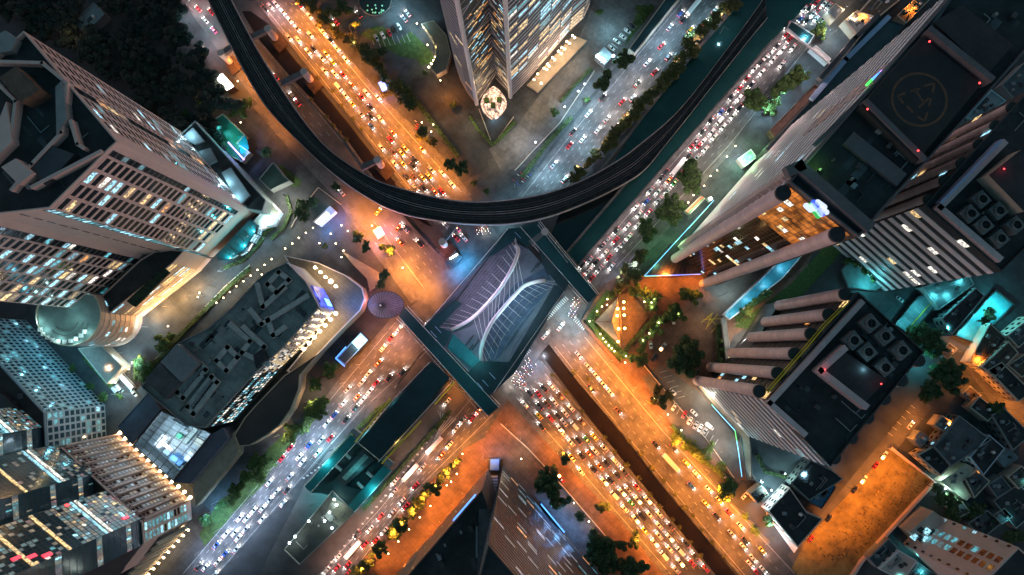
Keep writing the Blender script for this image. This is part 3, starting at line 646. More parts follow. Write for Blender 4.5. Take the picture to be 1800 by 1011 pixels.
for i, (u, v) in enumerate(TT(1, 1, '415,868 452,900 487,935 525,965 560,1000')):
    q = W(u, v, 13); b = MB(); b.ball(q, .9 if i != 3 else 1.3, 0, 8, 5); b.bar((q.x, q.y, 9), q, .15); b.build('wall_lamp', lamp_w, x.root); light('wall_lamp_light', q+Vector((0, 0, 1.6)), WM, 480, .3)
n = x.out(12); A, B = x.seg(12, .12, .98); b = MB(); b.obox(A, B, n, .1, .8, 12, 33); b.build('led_screen', M('screen blue', (.02, .02, .05), .4, 0, emit=(.07, .12, 1.), es=1.2, evar=.35), x.root)
b = MB(); b.obox(A.lerp(B, .55), A.lerp(B, .9), n, .85, .9, 14, 22); b.build('led_logo', glow('screen cyan', (.15, .7, 1.), 2.2), x.root)
light('screen_glow', W(618, 535, 16), BL, 3000, 1.)
for p, z1, m in (('312,605 348,640 318,672 282,636', 42, roof_m), ('281,637 317,673 290,702 254,668', 41, roof_g), ('445,625 462,612 468,632 450,648', 39, roof_d)): x.box('roof_house', p, 36, z1, m, zref=z1)
for p in ('455,620 465,610 428,575', '400,610 418,628 398,652 380,634 400,610', '312,690 352,640 362,650 322,700 312,690', '330,715 372,662 382,672 340,728 330,715', '470,500 490,478 508,492 486,514 470,500', '440,545 460,570 540,520', '470,560 480,590 500,575', '405,570 440,600 425,620 470,640',
          '452,500 462,540 500,505'): x.ridge('roof_duct', p, 37.5, 36, 37.8, 2.4, M('mall duct', (.44, .43, .40), .8, .2, .3))
x.clutter(50)
for i in range(11):
    for p in ((318+i*3.6, 692-i*4.4), (336+i*3.5, 716-i*4.6)): q = W(p[0], p[1], 38); b = MB(); b.bar(q, q+Vector((0, 0, .6)), .8, 0, 10); b.build('roof_fan', roof_m, x.root)
x.done()
r = Bld('mall_terrace', 'sand coloured curved terrace ring wrapping the mall corner', 'terrace', '500,449 560,462 608,484 637,506 642,525 634,546 600,580 560,622 520,660 505,652 540,610 562,580 540,520', 9, sand, M('terrace stone', (.19, .155, .12), .75, .25, .2, grid=(4, 2, 40, .4, 0)), zref=9, par=1.0, parm=whitew)
r2 = Bld('bronze_podium', 'smooth dark bronze podium roof curving below the mall', 'building', '560,622 528,660 526,685 512,720 492,748 470,765 440,783 420,785 412,765 430,735 450,712 500,660', 10, sand, M('bronze roof', (.035, .028, .026), .5, .25, .1), zref=10, par=.7, parm=sand)
r3 = Bld('pavement_terrace', 'crescent of pale stone terrace beside the pavement below the mall', 'terrace', '600,440 620,452 668,480 672,500 655,508 650,512 645,490 620,465', 1.2, sand, M('crescent stone', (.36, .29, .22), .8, .2, .4), zref=1.2, par=.2)
# atrium between the mall and the finned block
x = thing('glass_atrium', 'bright lit glass roofed atrium between mall and lamp ribbed block', 'building', tuple(W(298, 778))); x['org'] = tuple(x.location)
AP = [Vector(p[:2]) for p in G('283,722 372,762 304,846 234,783', 14)]; AC = sum(AP, Vector((0, 0)))/4
b = MB(); b.prism(AP, .05, .8); b.build('floor', M('atrium floor', (.34, .35, .36), .4, .35, .5, grid=(4, 3, 40, .4, 0)), x)
for i in range(4):
    A, B = AP[i], AP[(i+1) % 4]; e = (B-A).normalized(); n = Vector((e.y, -e.x)); n = n if n.dot((A+B)/2-AC) > 0 else -n
    b = MB(); b.obox(A, B, n, -.4, .1, 0, 14); b.build('wall', steel_d, x)
def ap(f, g): return AP[0].lerp(AP[1], f).lerp(AP[3].lerp(AP[2], f), g)
agl = M('atrium glass roof', (.5, .75, .85), .05, 0, spec=.8); agl.node_tree.nodes['Principled BSDF'].inputs['Alpha'].default_value = .16
b = MB(); b.prism([ap(f, g) for f, g in ((.01, .01), (.99, .01), (.99, .99), (.01, .99))], 13.8, 13.86, bottom=True); b.build('glass_roof', agl, x)
b = MB()
for i in range(1, 6): a, c = ap(i/6, 0), ap(i/6, 1); b.bar((a.x, a.y, 14.1), (c.x, c.y, 14.1), .22, 0, 5)
for i in range(1, 8): a, c = ap(0, i/8), ap(1, i/8); b.bar((a.x, a.y, 14.05), (c.x, c.y, 14.05), .16, 0, 5)
b.build('roof_frame', steel_d, x)
for f, g, df, dg, z, m in ((.15, .2, .3, .1, 5, roof_m), (.55, .15, .1, .35, 4, M('escalator metal', (.22, .23, .20), .5, .3, .8)), (.2, .55, .12, .3, 6, whitew), (.7, .3, .2, .12, 3, creamw), (.6, .75, .25, .1, 7, M('blue panel', (.08, .2, .45), .5, .2, .4)), (.38, .4, .1, .1, 3, M('green kiosk', (.05, .3, .15), .5, .2, .4)), (.8, .55, .1, .18, 5, steel), (.4, .8, .12, .08, 4, paleblue)):
    b = MB(); b.prism([ap(f, g), ap(f+df, g), ap(f+df, g+dg), ap(f, g+dg)], .8, z); b.build('kiosk' if z < 5 else 'gallery', m, x)
b = MB(); b.prism([ap(f, g) for f, g in ((.30, .62), (.56, .64), (.56, .70), (.30, .69))], 9, 9.3, bottom=True); b.build('ceiling_light', neon_w, x)
for f, g in ((.2, .2), (.5, .2), (.8, .25), (.25, .5), (.55, .5), (.8, .6), (.3, .8), (.65, .85)): q = ap(f, g); light('atrium_light', (q.x-x.location.x, q.y-x.location.y, 11.5), (.55, .82, 1.), 2600, .4, parent=x)
for q, zz, m, lb in (('206,750 262,688 283,720 232,782', 12, M('blue grey canopy', (.10, .11, .15), .6, .2, .2), 'blue grey sloping canopy left of the glass atrium'), ('304,848 374,762 392,752 402,770 335,850', 12, M('blue grey canopy', (.1,) * 3), 'blue grey canopy between the atrium and the sand wall'), ('338,852 400,770 428,745 418,800 345,890', 7, sand, 'curving sand wall terrace beside the main road')):
    Bld('canopy', lb, 'canopy', q, zz, m, m, zref=zz, par=.3, group='low canopies round the atrium')
sk2 = thing('umbrella_canopy', 'round purple ribbed umbrella canopy at the foot of the skywalk', 'canopy', tuple(W(676, 536)))
sk2['org'] = tuple(sk2.location)
b = MB(); ap = W(669, 537, 13.5); cc = [W(678+32*math.cos(a)*1.0, 536+24*math.sin(a), 9.) for a in [i*math.pi/16 for i in range(32)]]
for i in range(32): b.poly([ap, cc[(i+1) % 32], cc[i]])
b.build('fabric', M('purple fabric', (.30, .20, .27), .5, .25, .3), sk2)
b = MB()
for i in range(32): b.bar(ap+Vector((0, 0, .15)), cc[i]+Vector((0, 0, .15)), .12, 0, 4); b.bar(cc[i]+Vector((0, 0, .1)), cc[(i+1) % 32]+Vector((0, 0, .1)), .14, 0, 4)
b.build('rib_frame', steel_d, sk2); b = MB(); b.bar((ap.x, ap.y, 0), ap+Vector((0, 0, .5)), .5, 0, 10); b.build('mast', steel, sk2)
b = MB(); b.ball(ap+Vector((0, 0, .8)), .6, 0, 8, 4); b.build('finial', steel, sk2)
light('canopy_light', W(655, 530, 7), PK, 2500, .3); light('canopy_light', W(682, 536, 24), (1., .6, .8), 2600, .3)
x = Bld('bus_shelter', 'pavement shelter with bright cyan roof light and blue edge beside the traffic', 'shelter', '592,630 634,584 648,598 606,642', 5, steel_d, roof_g, zref=5, par=.3, parm=paleblue)
b = MB(); b.prism(G('618,602 634,586 646,598 630,614', 5.4), 5.2, 5.5); b.build('lit_roof', glow('cyan roof light', (.45, .9, 1.), 1.3), x.root)
b = MB(); b.tube(G('606,644 590,630 608,610', 5.6), .3, 0, 5); b.build('blue_edge', neon_b, x.root)
light('shelter_light', W(628, 608, 8), CO, 1500, .3)
# ---- oval tower, top
gp = [(838, 183), (822, 163), (810, 141), (802, 117), (797, 92), (796, 62), (800, 20), (815, -40), (920, -90), (1020, -60), (1038, -15), (1036, 8), (1025, 32), (1000, 55), (962, 100), (927, 140), (897, 171), (872, 140)]
x = Bld('oval_tower', 'tall oval office tower with louvred curved wings and glass prow, cut by the top edge', 'tower', gp, 190, darkw, roof_d)
lw = M('tower louvres', (.50, .42, .42), .5, .08, .2)
x.stripes(x.xy[0:8], 52, lw, fh=.34, proud=.8, lit=.06, kinds=[(lit_w, 2), (lit_c, 2), (lit_o, 1)], unit=5)
x.stripes(x.xy[10:17], 52, lw, fh=.34, proud=.8, lit=.35, kinds=[(lit_w, 5), (lit_c, 3), (lit_t, 3), (lit_h, 1)], unit=7)
for k in (0, 16):
    a = x.xy[k]; b = MB(); b.bar((a.x, a.y, 0), (a.x, a.y, 190), 1.1, 0, 8); b.build('edge_rib', steel, x.root)
for i, (A, B) in enumerate(((x.xy[16], x.xy[17]), (x.xy[17], x.xy[0]))):
    n = Vector(((B-A).y, -(B-A).x)).normalized(); n = n if n.y < 0 else -n
    b = MB(); 
    for k in range(26): z = 8+k*7; b.bar((A.x, A.y, z), (B.x, B.y, z+(6 if k % 2 else -6)), .22, 0, 4); b.bar((A.x, A.y, z+3), (B.x, B.y, z+3), .14, 0, 4)
    b.build('prow_bracing', steel, x.root)
    for k in range(70):
        z = 10+RD.random()*130; f = RD.random()*.7; a = A.lerp(B, f)+n*.1; e = A.lerp(B, f+.15+.15*RD.random())+n*.1
        x.win.append(([(a.x, a.y, z), (e.x, e.y, z), (e.x, e.y, z+.8), (a.x, a.y, z+.8)], RD.choice([lit_w, lit_c, lit_w, lit_o])))
x.done()
eg = thing('glass_egg', 'egg shaped glass entrance glowing warm at the prow of the oval tower', 'pavilion', tuple(W(868, 178))); eg['org'] = tuple(eg.location)
b = MB(); c0 = W(868, 182, 0); k = 26
def eggr(t): return 7.4*math.sin(math.pi*t)**.75*(1-.30*max(0, t-.5))
for j in range(13):
    for i in range(k):
        def pt(i, j): 
            t = .02+.96*j/13; a = math.pi*i/(k); r = eggr(t); return (c0.x+r*math.cos(a)*1.0, c0.y-10+20*t, .3+abs(r*math.sin(a))*1.1)
        b.poly([pt(i, j), pt(i+1, j), pt(i+1, j+1), pt(i, j+1)])
b.build('glass_shell', M('mosaic glass', (.35, .24, .18), .25, .35, .9, emit=(1., .62, .42), es=1.5, evar=.55), eg)
b = MB()
for j in range(0, 14, 1):
    P = []
    for i in range(k+1): t = .02+.96*j/13; a = math.pi*i/k; r = eggr(t)+.1; P.append(Vector((c0.x+r*math.cos(a), c0.y-10+20*t, .3+abs(r*math.sin(a))*1.1)))
    b.tube(P, .09, 0, 4)
b.build('shell_ribs', steel_d, eg)
for dx, dy in ((-3.6, -1.2), (3.4, -.8), (0, -4)):
    b = MB(); r = 1.3; q = Vector((c0.x+dx, c0.y+dy, 0)); b.prism([q+Vector((-r, -r, 0)), q+Vector((r, -r, 0)), q+Vector((r, r, 0)), q+Vector((-r, r, 0))], 6.5, 8.8); b.build('planter', grass_m, eg)
q = W(870, 205, 1.5); b = MB(); b.ball(q, 1.0, 0, 10, 5); b.build('entrance_lamp', glow('blue white lamp', (.4, .8, 1.), 14), eg); light('entrance_light', q+Vector((0, 0, 1.5)), (.2, .7, 1.), 3500, .4)
light('entrance_light', W(868, 160, 14), WM, 2200, .4)
# lit entrance terrace of the oval tower
x = Bld('entrance_terrace', 'sand lit entrance terrace with two rows of hanging lamps under the oval tower', 'terrace', '926,150 1008,62 1032,72 945,163', .9, sand, sand, zref=.9, par=.25)
LT = TT(2, 0, '155,560 205,585 180,520 225,480 245,490 250,450 262,465 285,405 300,420 325,360 345,378 350,335 370,345 385,292 405,305 425,250 440,265 135,480 165,440 195,410 235,365 270,322 340,255 375,210')
for u, v in LT:
    q = W(u, v, 5); b = MB(); b.bar((q.x, q.y, .9), q, .1, 0, 5); b.build('post', steel_d, x.root); b = MB(); b.ball(q, .62, 0, 7, 4); b.build('globe_lamp', lamp_w, x.root); light('terrace_lamp_light', q+Vector((0, 0, .9)), (1., .66, .40), 520, .3)
x = Bld('gate_canopy', 'flat cyan lit gate canopy beside the parked white cars', 'canopy', '1062,82 1078,97 1062,115 1046,100', 4.5, roof_m, roof_m, zref=4.5, par=.2)
for u, v in TT(2, 0, '600,390 620,410 645,430 712,392'):
    q = W(u, v, 5.3); b = MB(); b.ball(q, .8, 0, 8, 4); b.build('globe_lamp', lamp_c, x.root); light('canopy_lamp_light', q+Vector((0, 0, 1)), CO, 1900, .3)
x = Bld('covered_walkway', 'long teal roofed walkway beside the road at the top edge', 'walkway', '1175,-10 1200,-10 1115,95 1105,86', 6, creamw, teal, zref=6, par=.3, parm=creamw)
x = Bld('turning_circle', 'dark round fountain with pale rim among cars at the top edge', 'fountain', [(660+30*math.cos(a*.2618), 0+30*math.sin(a*.2618)) for a in range(24)], 1., conc, M('fountain basin', (.008, .014, .014), .15, .3, .4), zref=0, par=.5, parm=conc)
for i in range(14):
    a = RD.random()*6.28; r = RD.random()**.5*20; q = W(660+r*math.cos(a), 8+abs(r*math.sin(a))*.8, 1.1); b = MB(); b.ball(q, .5, 0, 6, 4); b.build('green_jet_light', glow('dim green light', (.1, .7, .3), .5) , x.root)
light('fountain_light', W(690, 5, 6), CO, 1200, .3); light('fountain_light', W(640, 25, 6), (.6, .8, .8), 500, .3)
x = Bld('curved_lounge', 'crescent roofed lounge with warm lights along its inner edge', 'building', '740,42 762,36 785,62 793,95 785,122 768,132 757,120 766,98 762,74 750,55', 5, sand, M('crescent roof', (.20, .165, .105), .6, .15, .3), zref=5, par=.3)
for i in range(13):
    t2 = i/12; u = 743+25*math.sin(t2*2.6+.1); v = 48+70*t2; q = W(u, v, 4.4); b = MB(); b.ball(q, .62, 0, 7, 4); b.build('eave_lamp', lamp_w, x.root); light('eave_light', q+Vector((-.8, 0, .8)), (1., .85, .45), 260, .2)
# ---- helipad tower, right
x = Bld('helipad_tower', 'long dark roofed striped tower with round columns and a helipad circle on top', 'tower', '1384,322 1690,-30 1890,10 1795,95 1505,418', 161, darkw, roof_d, zref=161, par=2.0, parm=M('roof parapet grey', (.10, .095, .10), .7, .2, .2))
x.stripes([x.xy[0], x.xy[1]], 24, whitew, fh=.5, proud=.9, lit=.07, kinds=[(lit_c, 3), (lit_h, 3), (lit_w, 2)], unit=6, each=True)
x.grid(0, 1, 40, M('corner block granite', (.62, .46, .42), .6, .1, .2), .025, .085, fw=.06, fh=.5, proud=5., lit=.05, kinds=[(lit_w, 1)], part='corner_blocks')
x.grid(0, 1, 9, M('corner block granite', (.6,) * 3), .50, .60, fw=.1, fh=.5, z0=105, z1=160, proud=1.8, lit=.2, kinds=[(lit_o, 1)], part='corner_blocks')
x.grid(4, 12, 34, steel_d, .06, .94, fw=.06, fh=.07, z0=6, z1=122, proud=.15, gl=glass_o, lit=.07, kinds=[(lit_w, 3), (lit_c, 2), (lit_h, 1)])
x.grid(4, 12, 9, steel_d, .06, .94, fw=.08, fh=.08, z0=122, z1=160, proud=.15, gl=M('amber lit glass', (.2, .08, .02), .2, .3, .3, emit=(1., .30, .05), es=.38, evar=.25), lit=.14, kinds=[(lit_w, 1), (lit_h, 1)])
pg = M('pink column granite', (.62, .45, .43), .5, .14, .15, grid=(60, 4.2, 0, .35, 1))
for u, v in ((1377, 339), (1472, 412)):
    q = W(u, v, 161); b = MB(); b.bar((q.x, q.y, 0), (q.x, q.y, 160), 2.5, 0, 24); b.build('column', pg, x.root, smooth=False); b = MB(); b.bar((q.x, q.y, 160), (q.x, q.y, 161.2), 2.45, 0, 24); b.build('column_cap', roof_d, x.root)
x.grid(3, 1, 40, pg, .93, .985, fw=.05, fh=.5, proud=1.6, lit=.02, kinds=KC, part='corner_blocks')
hp = W(1616, 175, 165)
x.box('helipad_deck', '1513,186 1622,65 1725,148 1612,284', 161, 165, M('helipad tarmac', (.018, .022, .023), .85, .3, .2), zref=165)
mk = M('faded orange paint', (.13, .060, .030), .8, .3, .6); b = MB(); rr = (W(1666, 175, 165)-hp).length
for i in range(72):
    a0, a1_ = i*math.pi/36, (i+1)*math.pi/36; b.poly([(hp.x+r*math.cos(a), hp.y+r*math.sin(a), 165.03) for r, a in ((rr-.75, a0), (rr, a0), (rr, a1_), (rr-.75, a1_))])
for a, c in (((1000, 642), (1070, 622)), ((1060, 755), (1130, 690)), ((1035, 632), (1095, 722)), ((1095, 605), (1170, 585)), ((1170, 585), (1155, 650)), ((965, 655), (910, 672)), ((910, 672), (950, 725)), ((1050, 820), (1100, 850)), ((1100, 850), (1120, 790)), ((975, 745), (1020, 790)), ((1145, 690), (1130, 745))):
    A = W(*T(3, 0, *a), 165.035); B = W(*T(3, 0, *c), 165.035); e = (B-A).normalized(); n = Vector((-e.y, e.x, 0))*.32; b.poly([A-n, B-n, B+n, A+n])
b.build('helipad_marking', mk, x.root)
for p, th, hh in (('1434,253 1628,60 1668,0', 1.2, 1.5), ('1622,65 1725,148', 2.0, 6), ('1513,186 1612,284', 1.6, 5.), ('1386,302 1402,295 1520,398', 3.4, 3.5), ('1500,250 1575,310', 5, 1.6)): x.ridge('roof_wall', p, 162, 161, 161+hh, th, M('roof parapet grey', (.1,) * 3))
x.box('roof_house', '1640,40 1690,10 1780,80 1735,130', 161, 163.5, roof_d, zref=163)
for u, v in ((1634, 73), (1722, 146), (1525, 192), (1614, 265)): q = W(u, v, 167.5); b = MB(); b.ball(q, .32, 0, 8, 4); b.build('red_beacon', neon_r, x.root); light('beacon_light', q+Vector((0, 0, .9)), (1, .05, .05), 22, .2)
light('roof_light', W(1432, 270, 166), GR, 160, .3); light('roof_light', W(1442, 292, 164), (.4, 1., .2), 220, .5)
lg = thing('roof_sign', 'glowing sign of slanted white, green and blue bars on the helipad tower roof', 'sign', tuple(W(1435, 366, 163))); lg['org'] = tuple(lg.location)
gw, gg, gb = glow('sign white', (.7, .8, 1.), .8), glow('sign green', (.02, .7, .04), .5), glow('sign blue', (.03, .09, 1.), .8)
def capsule(a, c, w2, m, z=163.6):
    A = W(*T(3, 1, *a), z); B = W(*T(3, 1, *c), z); e = (B-A).normalized(); n = Vector((-e.y, e.x, 0)); P = []
    for s, ce in ((1, B), (-1, A)):
        for k in range(7): t2 = -math.pi/2+math.pi*k/6; P.append(ce+e*(s*w2*math.cos(t2))+n*(s*w2*math.sin(t2)))
    b = MB(); b.prism(P, z-.5, z); b.build('sign_bar', m, lg)
for a, c, m in (((270, 432), (303, 462), gw), ((300, 430), (355, 505), gg), ((323, 410), (385, 492), gb), ((350, 408), (398, 443), gw), ((375, 452), (412, 480), gw), ((312, 432), (330, 458), gw), ((352, 470), (370, 496), gw)): capsule(a, c, .85, m)
light('sign_light', W(1435, 366, 166), (.3, .5, 1.), 15, .5)
s2 = thing('light_sign', 'thin violet to green light sign on the striped side of the helipad tower', 'sign', tuple(W(1540, 130, 158))); s2['org'] = tuple(s2.location)
for i, (a, c, m) in enumerate((((690, 600), (730, 560), neon_g), ((730, 560), (790, 510), neon_b), ((790, 510), (855, 455), neon_p), ((760, 545), (820, 495), neon_c))):
    b = MB(); b.bar(W(*T(3, 0, *a), 159), W(*T(3, 0, *c), 159), .4 if i < 3 else .25, 0, 6); b.build('light_bar', m, s2)
x.clutter(45); x.done()
y = Bld('entry_canopy', 'triangular black grille canopy edged in blue and green neon at the column foot', 'canopy', '1133,484 1183,425 1232,482', 6, steel_d, steel_d, zref=6, par=.3)
for i in range(9): y.ridge('grille_bar', [(1145+i*9, 484), (1172+i*5, 440+i*4.5)], 6.2, 6.05, 6.4, .3, M('grille brown', (.12, .06, .03), .6, .2, .4))
for p, m in (('1133,485 1158,458 1200,412 1255,352', neon_c), ('1133,485 1180,484 1232,482', neon_b), ('1133,486 1162,485', neon_g), ('1210,402 1245,364', neon_g)): b = MB(); b.tube(G(p, 6.9), .14, 0, 5); b.build('neon_edge', m, y.root)
for u, v in ((1155, 465), (1215, 400), (1245, 360)): light('neon_glow', W(u, v, 9), (.2, .9, .6), 900, .6)
y = Bld('side_podium', 'low podium with pale blue ledge between the queue road and the striped tower', 'building', '1345,262 1437,165 1541,28 1590,45 1470,175 1375,290', 20, darkw, M('podium roof', (.03, .06, .065), .7, .3, .2), zref=20, par=.6)
for u, v in ((1300, 320), (1350, 265), (1400, 212), (1450, 160), (1500, 105), (1545, 60), (1250, 380)): light('facade_fill_light', W(u-26, v-26, 24), (1., .72, .70), 4200, .6)  # unseen fill lights added to brighten the striped tower side
y.ridge('blue_ledge', '1428,173 1486,105 1560,32', 21, 20, 22, 2.6, paleblue); y.ridge('dark_ledge', '1440,140 1500,70 1538,32', 21, 20, 24, 2.4, darkw)
y = Bld('brown_arcade', 'low brown arcade running along the green lit lane under the podium', 'arcade', '1352,230 1432,148 1440,158 1360,242', 5, brick, M('arcade roof', (.16, .09, .07), .8, .3, .4), zref=5)
y = Bld('green_canopy', 'glass canopy glowing pale green over the lane beside the striped tower', 'canopy', '1297,279 1320,262 1331,277 1308,294', 4.5, steel, M('green lit glass', (.2, .5, .3), .2, .3, .4, emit=(.3, 1., .55), es=.5, evar=.4), zref=4.5, par=.2)
light('canopy_light', W(1308, 285, 8), GR, 3500, .4); light('canopy_light', W(1330, 250, 7), GR, 1500, .4); light('canopy_light', W(1270, 320, 7), (.4, 1., .7), 1500, .4); light('canopy_light', W(1190, 425, 7), GR, 2200, .4); light('canopy_light', W(1160, 440, 7), GR, 1800, .4)
y = Bld('bar_awning', 'slim awning striped white, green and orange beside the lane trees', 'awning', '1204,371 1232,344 1240,349 1213,377', 4, creamw, M('awning green', (.1, .35, .2), .6, .15, .3), zref=4, par=.2)
y.ridge('orange_stripe', '1208,373 1235,347', 4.2, 4.05, 4.4, 1., M('awning orange', (.7, .2, .08), .6, .1, .3)); light('awning_light', W(1225, 365, 7), (.7, 1., .75), 1200, .3)
y = Bld('light_sign_box', 'small bright white sign box at the edge of the neon canopy', 'sign', '1244,348 1250,345 1254,350 1248,354', 4, steel, neon_w, zref=4, par=0)
# ---- cyan lit car park strip behind the tower foot
y = Bld('car_canopy', 'long cyan lit canopy strip between hedge and drive behind the columns', 'canopy', '1272,553 1282,563 1375,490 1470,380 1455,372 1350,478', 4, steel, M('cyan canopy', (.05, .28, .36), .4, .3, .25), zref=4, par=.3, parm=steel)
for u, v in ((1290, 553), (1320, 525), (1350, 500), (1380, 470), (1410, 435), (1440, 400)): light('canopy_light', W(u, v, 8), CO, 800, .3)
sheet('lawn', '1290,575 1390,500 1470,410 1500,420 1410,520 1330,580', hedge_m, kind='stuff')
# ---- twin black roofed column tower, lower right
def columned(name, label, poly, h, pil, pil2, nf, lit1, sw, nw, chill, lbls):
    x = Bld(name, label, 'tower', poly, h, darkw, roof_d, zref=h, par=1.4, parm=steel_d)
    x.stripes([x.seg(sw, .0, 1)[0], x.seg(sw, 0, 1)[1]], nf, whitew, fh=.5, proud=1.0, lit=lit1, kinds=[(lit_h, 2), (lit_w, 2), (lit_t, 1)], unit=5)
    x.stripes([x.seg(nw, .0, 1)[0], x.seg(nw, 0, 1)[1]], nf, steel_d, fh=.25, proud=.5, lit=.10, kinds=[(lit_w, 3), (lit_c, 2), (lit_o, 1)], unit=4, gl=glass_o)
    for ci, (u, v) in enumerate(pil+pil2):
        zb = (26, 26, 26, 15, 0, 0)[ci] if pil2 and ci < 6 else 0
        q = W(u, v, h); b = MB(); b.bar((q.x, q.y, zb), (q.x, q.y, h-.8), 2.6, 0, 22); b.build('column', pg, x.root); b = MB(); b.bar((q.x, q.y, h-.8), (q.x, q.y, h+.3), 2.5, 0, 22); b.build('column_cap', M('column cap green', (.02, .028, .026), .7, .2, .3), x.root)
    for i, (u, v) in enumerate(chill):
        q = W(u, v, h+4); t = thing('cooling_tower', lbls[i], 'cooling tower', (q.x, q.y, h+.05), 'rooftop cooling towers'); s = 2.9
        a = math.radians(38); ux = Vector((math.cos(a), math.sin(a), 0)); uy = Vector((-ux.y, ux.x, 0)); cs = [ux*s+uy*s, ux*-s+uy*s, ux*-s-uy*s, ux*s-uy*s]
        b = MB(); b.prism([q+c for c in cs], h+.05, h+4.2); b.build('casing', M('cooling tower casing', (.16, .165, .16), .7, .2, .3), t)
        b = MB(); 
        for k in range(20):
            a0, a1_ = k*math.pi/10, (k+1)*math.pi/10
            b.prism([q+Vector((r*math.cos(g), r*math.sin(g), 0)) for r, g in ((1.75, a0), (2.25, a0), (2.25, a1_), (1.75, a1_))], h+4.2, h+5.3)
        b.build('fan_ring', M('cooling tower casing', (.1,) * 3), t)
        b = MB(); b.bar((q.x, q.y, h+4.2), (q.x, q.y, h+4.4), 1.75, 0, 20); b.build('fan_opening', black, t)
        b = MB(); 
        for k in range(4): g = k*math.pi/2+i; b.bar((q.x, q.y, h+4.7), (q.x+1.65*math.cos(g), q.y+1.65*math.sin(g), h+4.7), .16, 0, 4)
        b.build('fan_blade', steel_d, t)
    return x
PIL = S('1486,517 1457,553 1426,587 1397,622 1367,656 1335,688'); PIL2 = S('1615,634 1585,669 1555,701 1525,734 1497,770 1467,805')
cl = TT(3, 2, '720,250 600,370 820,340 700,450 940,440 820,560')
x = columned('columned_tower', 'black roofed tower with six pink round columns and striped side beside the car park', '1506,514 1622,618 1457,820 1345,702', 98, PIL, PIL2, 14, .05, 2, 3, cl,
             ['grey cooling tower on the black roof, '+q for q in ('nearest the top corner of its six', 'beside the pale wall, left end of its six', 'second along the far edge of its six', 'middle of its six, cyan light at its foot', 'at the far right end of its six', 'lowest of its six, over the beacon')])
x.box('column_podium', '1338,585 1372,530 1440,560 1385,640 1318,612', 0, 26, darkw, zref=26, mt=M('podium garden', (.02, .03, .02), .9, .6, .4))
x.ridge('roof_wall', '1512,532 1351,708 1412,762', 99.5, 98, 101, 2.2, pg); x.ridge('roof_wall', '1480,613 1438,651 1517,713', 101, 98, 103.5, 2.4, pg)
x.box('roof_house', '1480,615 1440,652 1517,711 1560,668', 98, 103, roof_d, zref=103)
b = MB(); b.tube(G('1491,533 1450,573 1428,600 1350,690', 100), .28, 0, 5); b.tube(G('1487,531 1446,571 1424,598 1346,688', 99.2), .2, 0, 5); b.build('yellow_rail', yellow_s, x.root)
for u, v in ((1450, 650), (1549, 675)): q = W(u, v, 105); b = MB(); b.ball(q, .34, 0, 8, 4); b.build('red_beacon', neon_r, x.root); light('beacon_light', q+Vector((0, 0, 1)), (1, .05, .05), 50, .2)
light('roof_light', W(1520, 650, 104), CO, 260, .3)
x.clutter(40); x.done()
y = Bld('tower_plinth', 'neon edged stepped plinth wall round the striped side of the columned tower', 'plinth', '1226,680 1238,668 1318,760 1324,846 1312,846 1302,770', 1.4, conc, sand, zref=1.4, par=.4)
for p, m in (('1252,713 1270,733 1292,757', neon_c), ('1292,757 1295,775', neon_g), ('1295,775 1299,800 1304,838', neon_c), ('1251,711 1258,720', neon_g)): b = MB(); b.tube(G(p, 2.2), .2, 0, 5); b.build('neon_edge', m, y.root)
light('plinth_light', W(1245, 700, 6), (1., .95, .75), 2600, .3); light('plinth_light', W(1300, 790, 5), (.3, .9, 1.), 900, .3); light('plinth_light', W(1265, 660, 6), WM, 800, .3)
y = Bld('ramp_wall', 'grey zigzag ramp wall in front of the column feet', 'wall', '1268,560 1276,556 1285,625 1290,640 1277,642', 3, greyw, greyw, zref=3, par=.2)
# ---- second columned tower, right edge
PIL = S('1780,190 1751,222 1722,255 1692,287 1662,319 1634,351'); cl = TT(3, 1, '1500,390 1620,470 1420,490 1520,570 1740,570 1630,665')
x = columned('columned_tower', 'striped tower with blue tinged columns at the right edge of the photo', '1622,362 1805,160 1940,300 1757,478', 90, PIL, [], 13, .12, 3, 0, cl,
             ['grey cooling tower on the right edge roof, '+q for q in ('topmost and smallest of its six', 'second from the top of its six', 'nearest the long pale wall', 'in the middle of its six', 'closest to the photo edge', 'lowest of its six')])
x.ridge('roof_wall', '1760,253 1648,366 1752,455', 91.5, 90, 93.5, 2.6, pg); x.box('roof_house', '1738,308 1795,263 1850,325 1800,372', 90, 98, creamw, zref=98, mt=roof_d)
x.ridge('blue_parapet', '1755,250 1652,356', 92.5, 90, 94.2, 1.2, paleblue); q = W(1765, 297, 99); b = MB(); b.ball(q, .34, 0, 8, 4); b.build('red_beacon', neon_r, x.root); light('beacon_light', q+Vector((0, 0, 1)), (1, .05, .12), 120, .2)
x.clutter(20); x.done()
y = Bld('cyan_court', 'sunken garden court with cyan lit steps under the right striped tower', 'court', '1478,475 1515,432 1578,486 1540,512 1490,506', 1, conc, M('court paving', (.12, .2, .2), .7, .3, .3), zref=1, par=.5)
for i in range(7): y.ridge('step', [(1500+i*3, 446-i*2.2), (1556+i*3.4, 494-i*2.4)], 1.5, 1, 1.4+i*.5, 1.2, conc)
for u, v in ((1505, 450), (1530, 470), (1555, 490), (1530, 500)): light('court_light', W(u, v, 6), CY, 2600, .4)
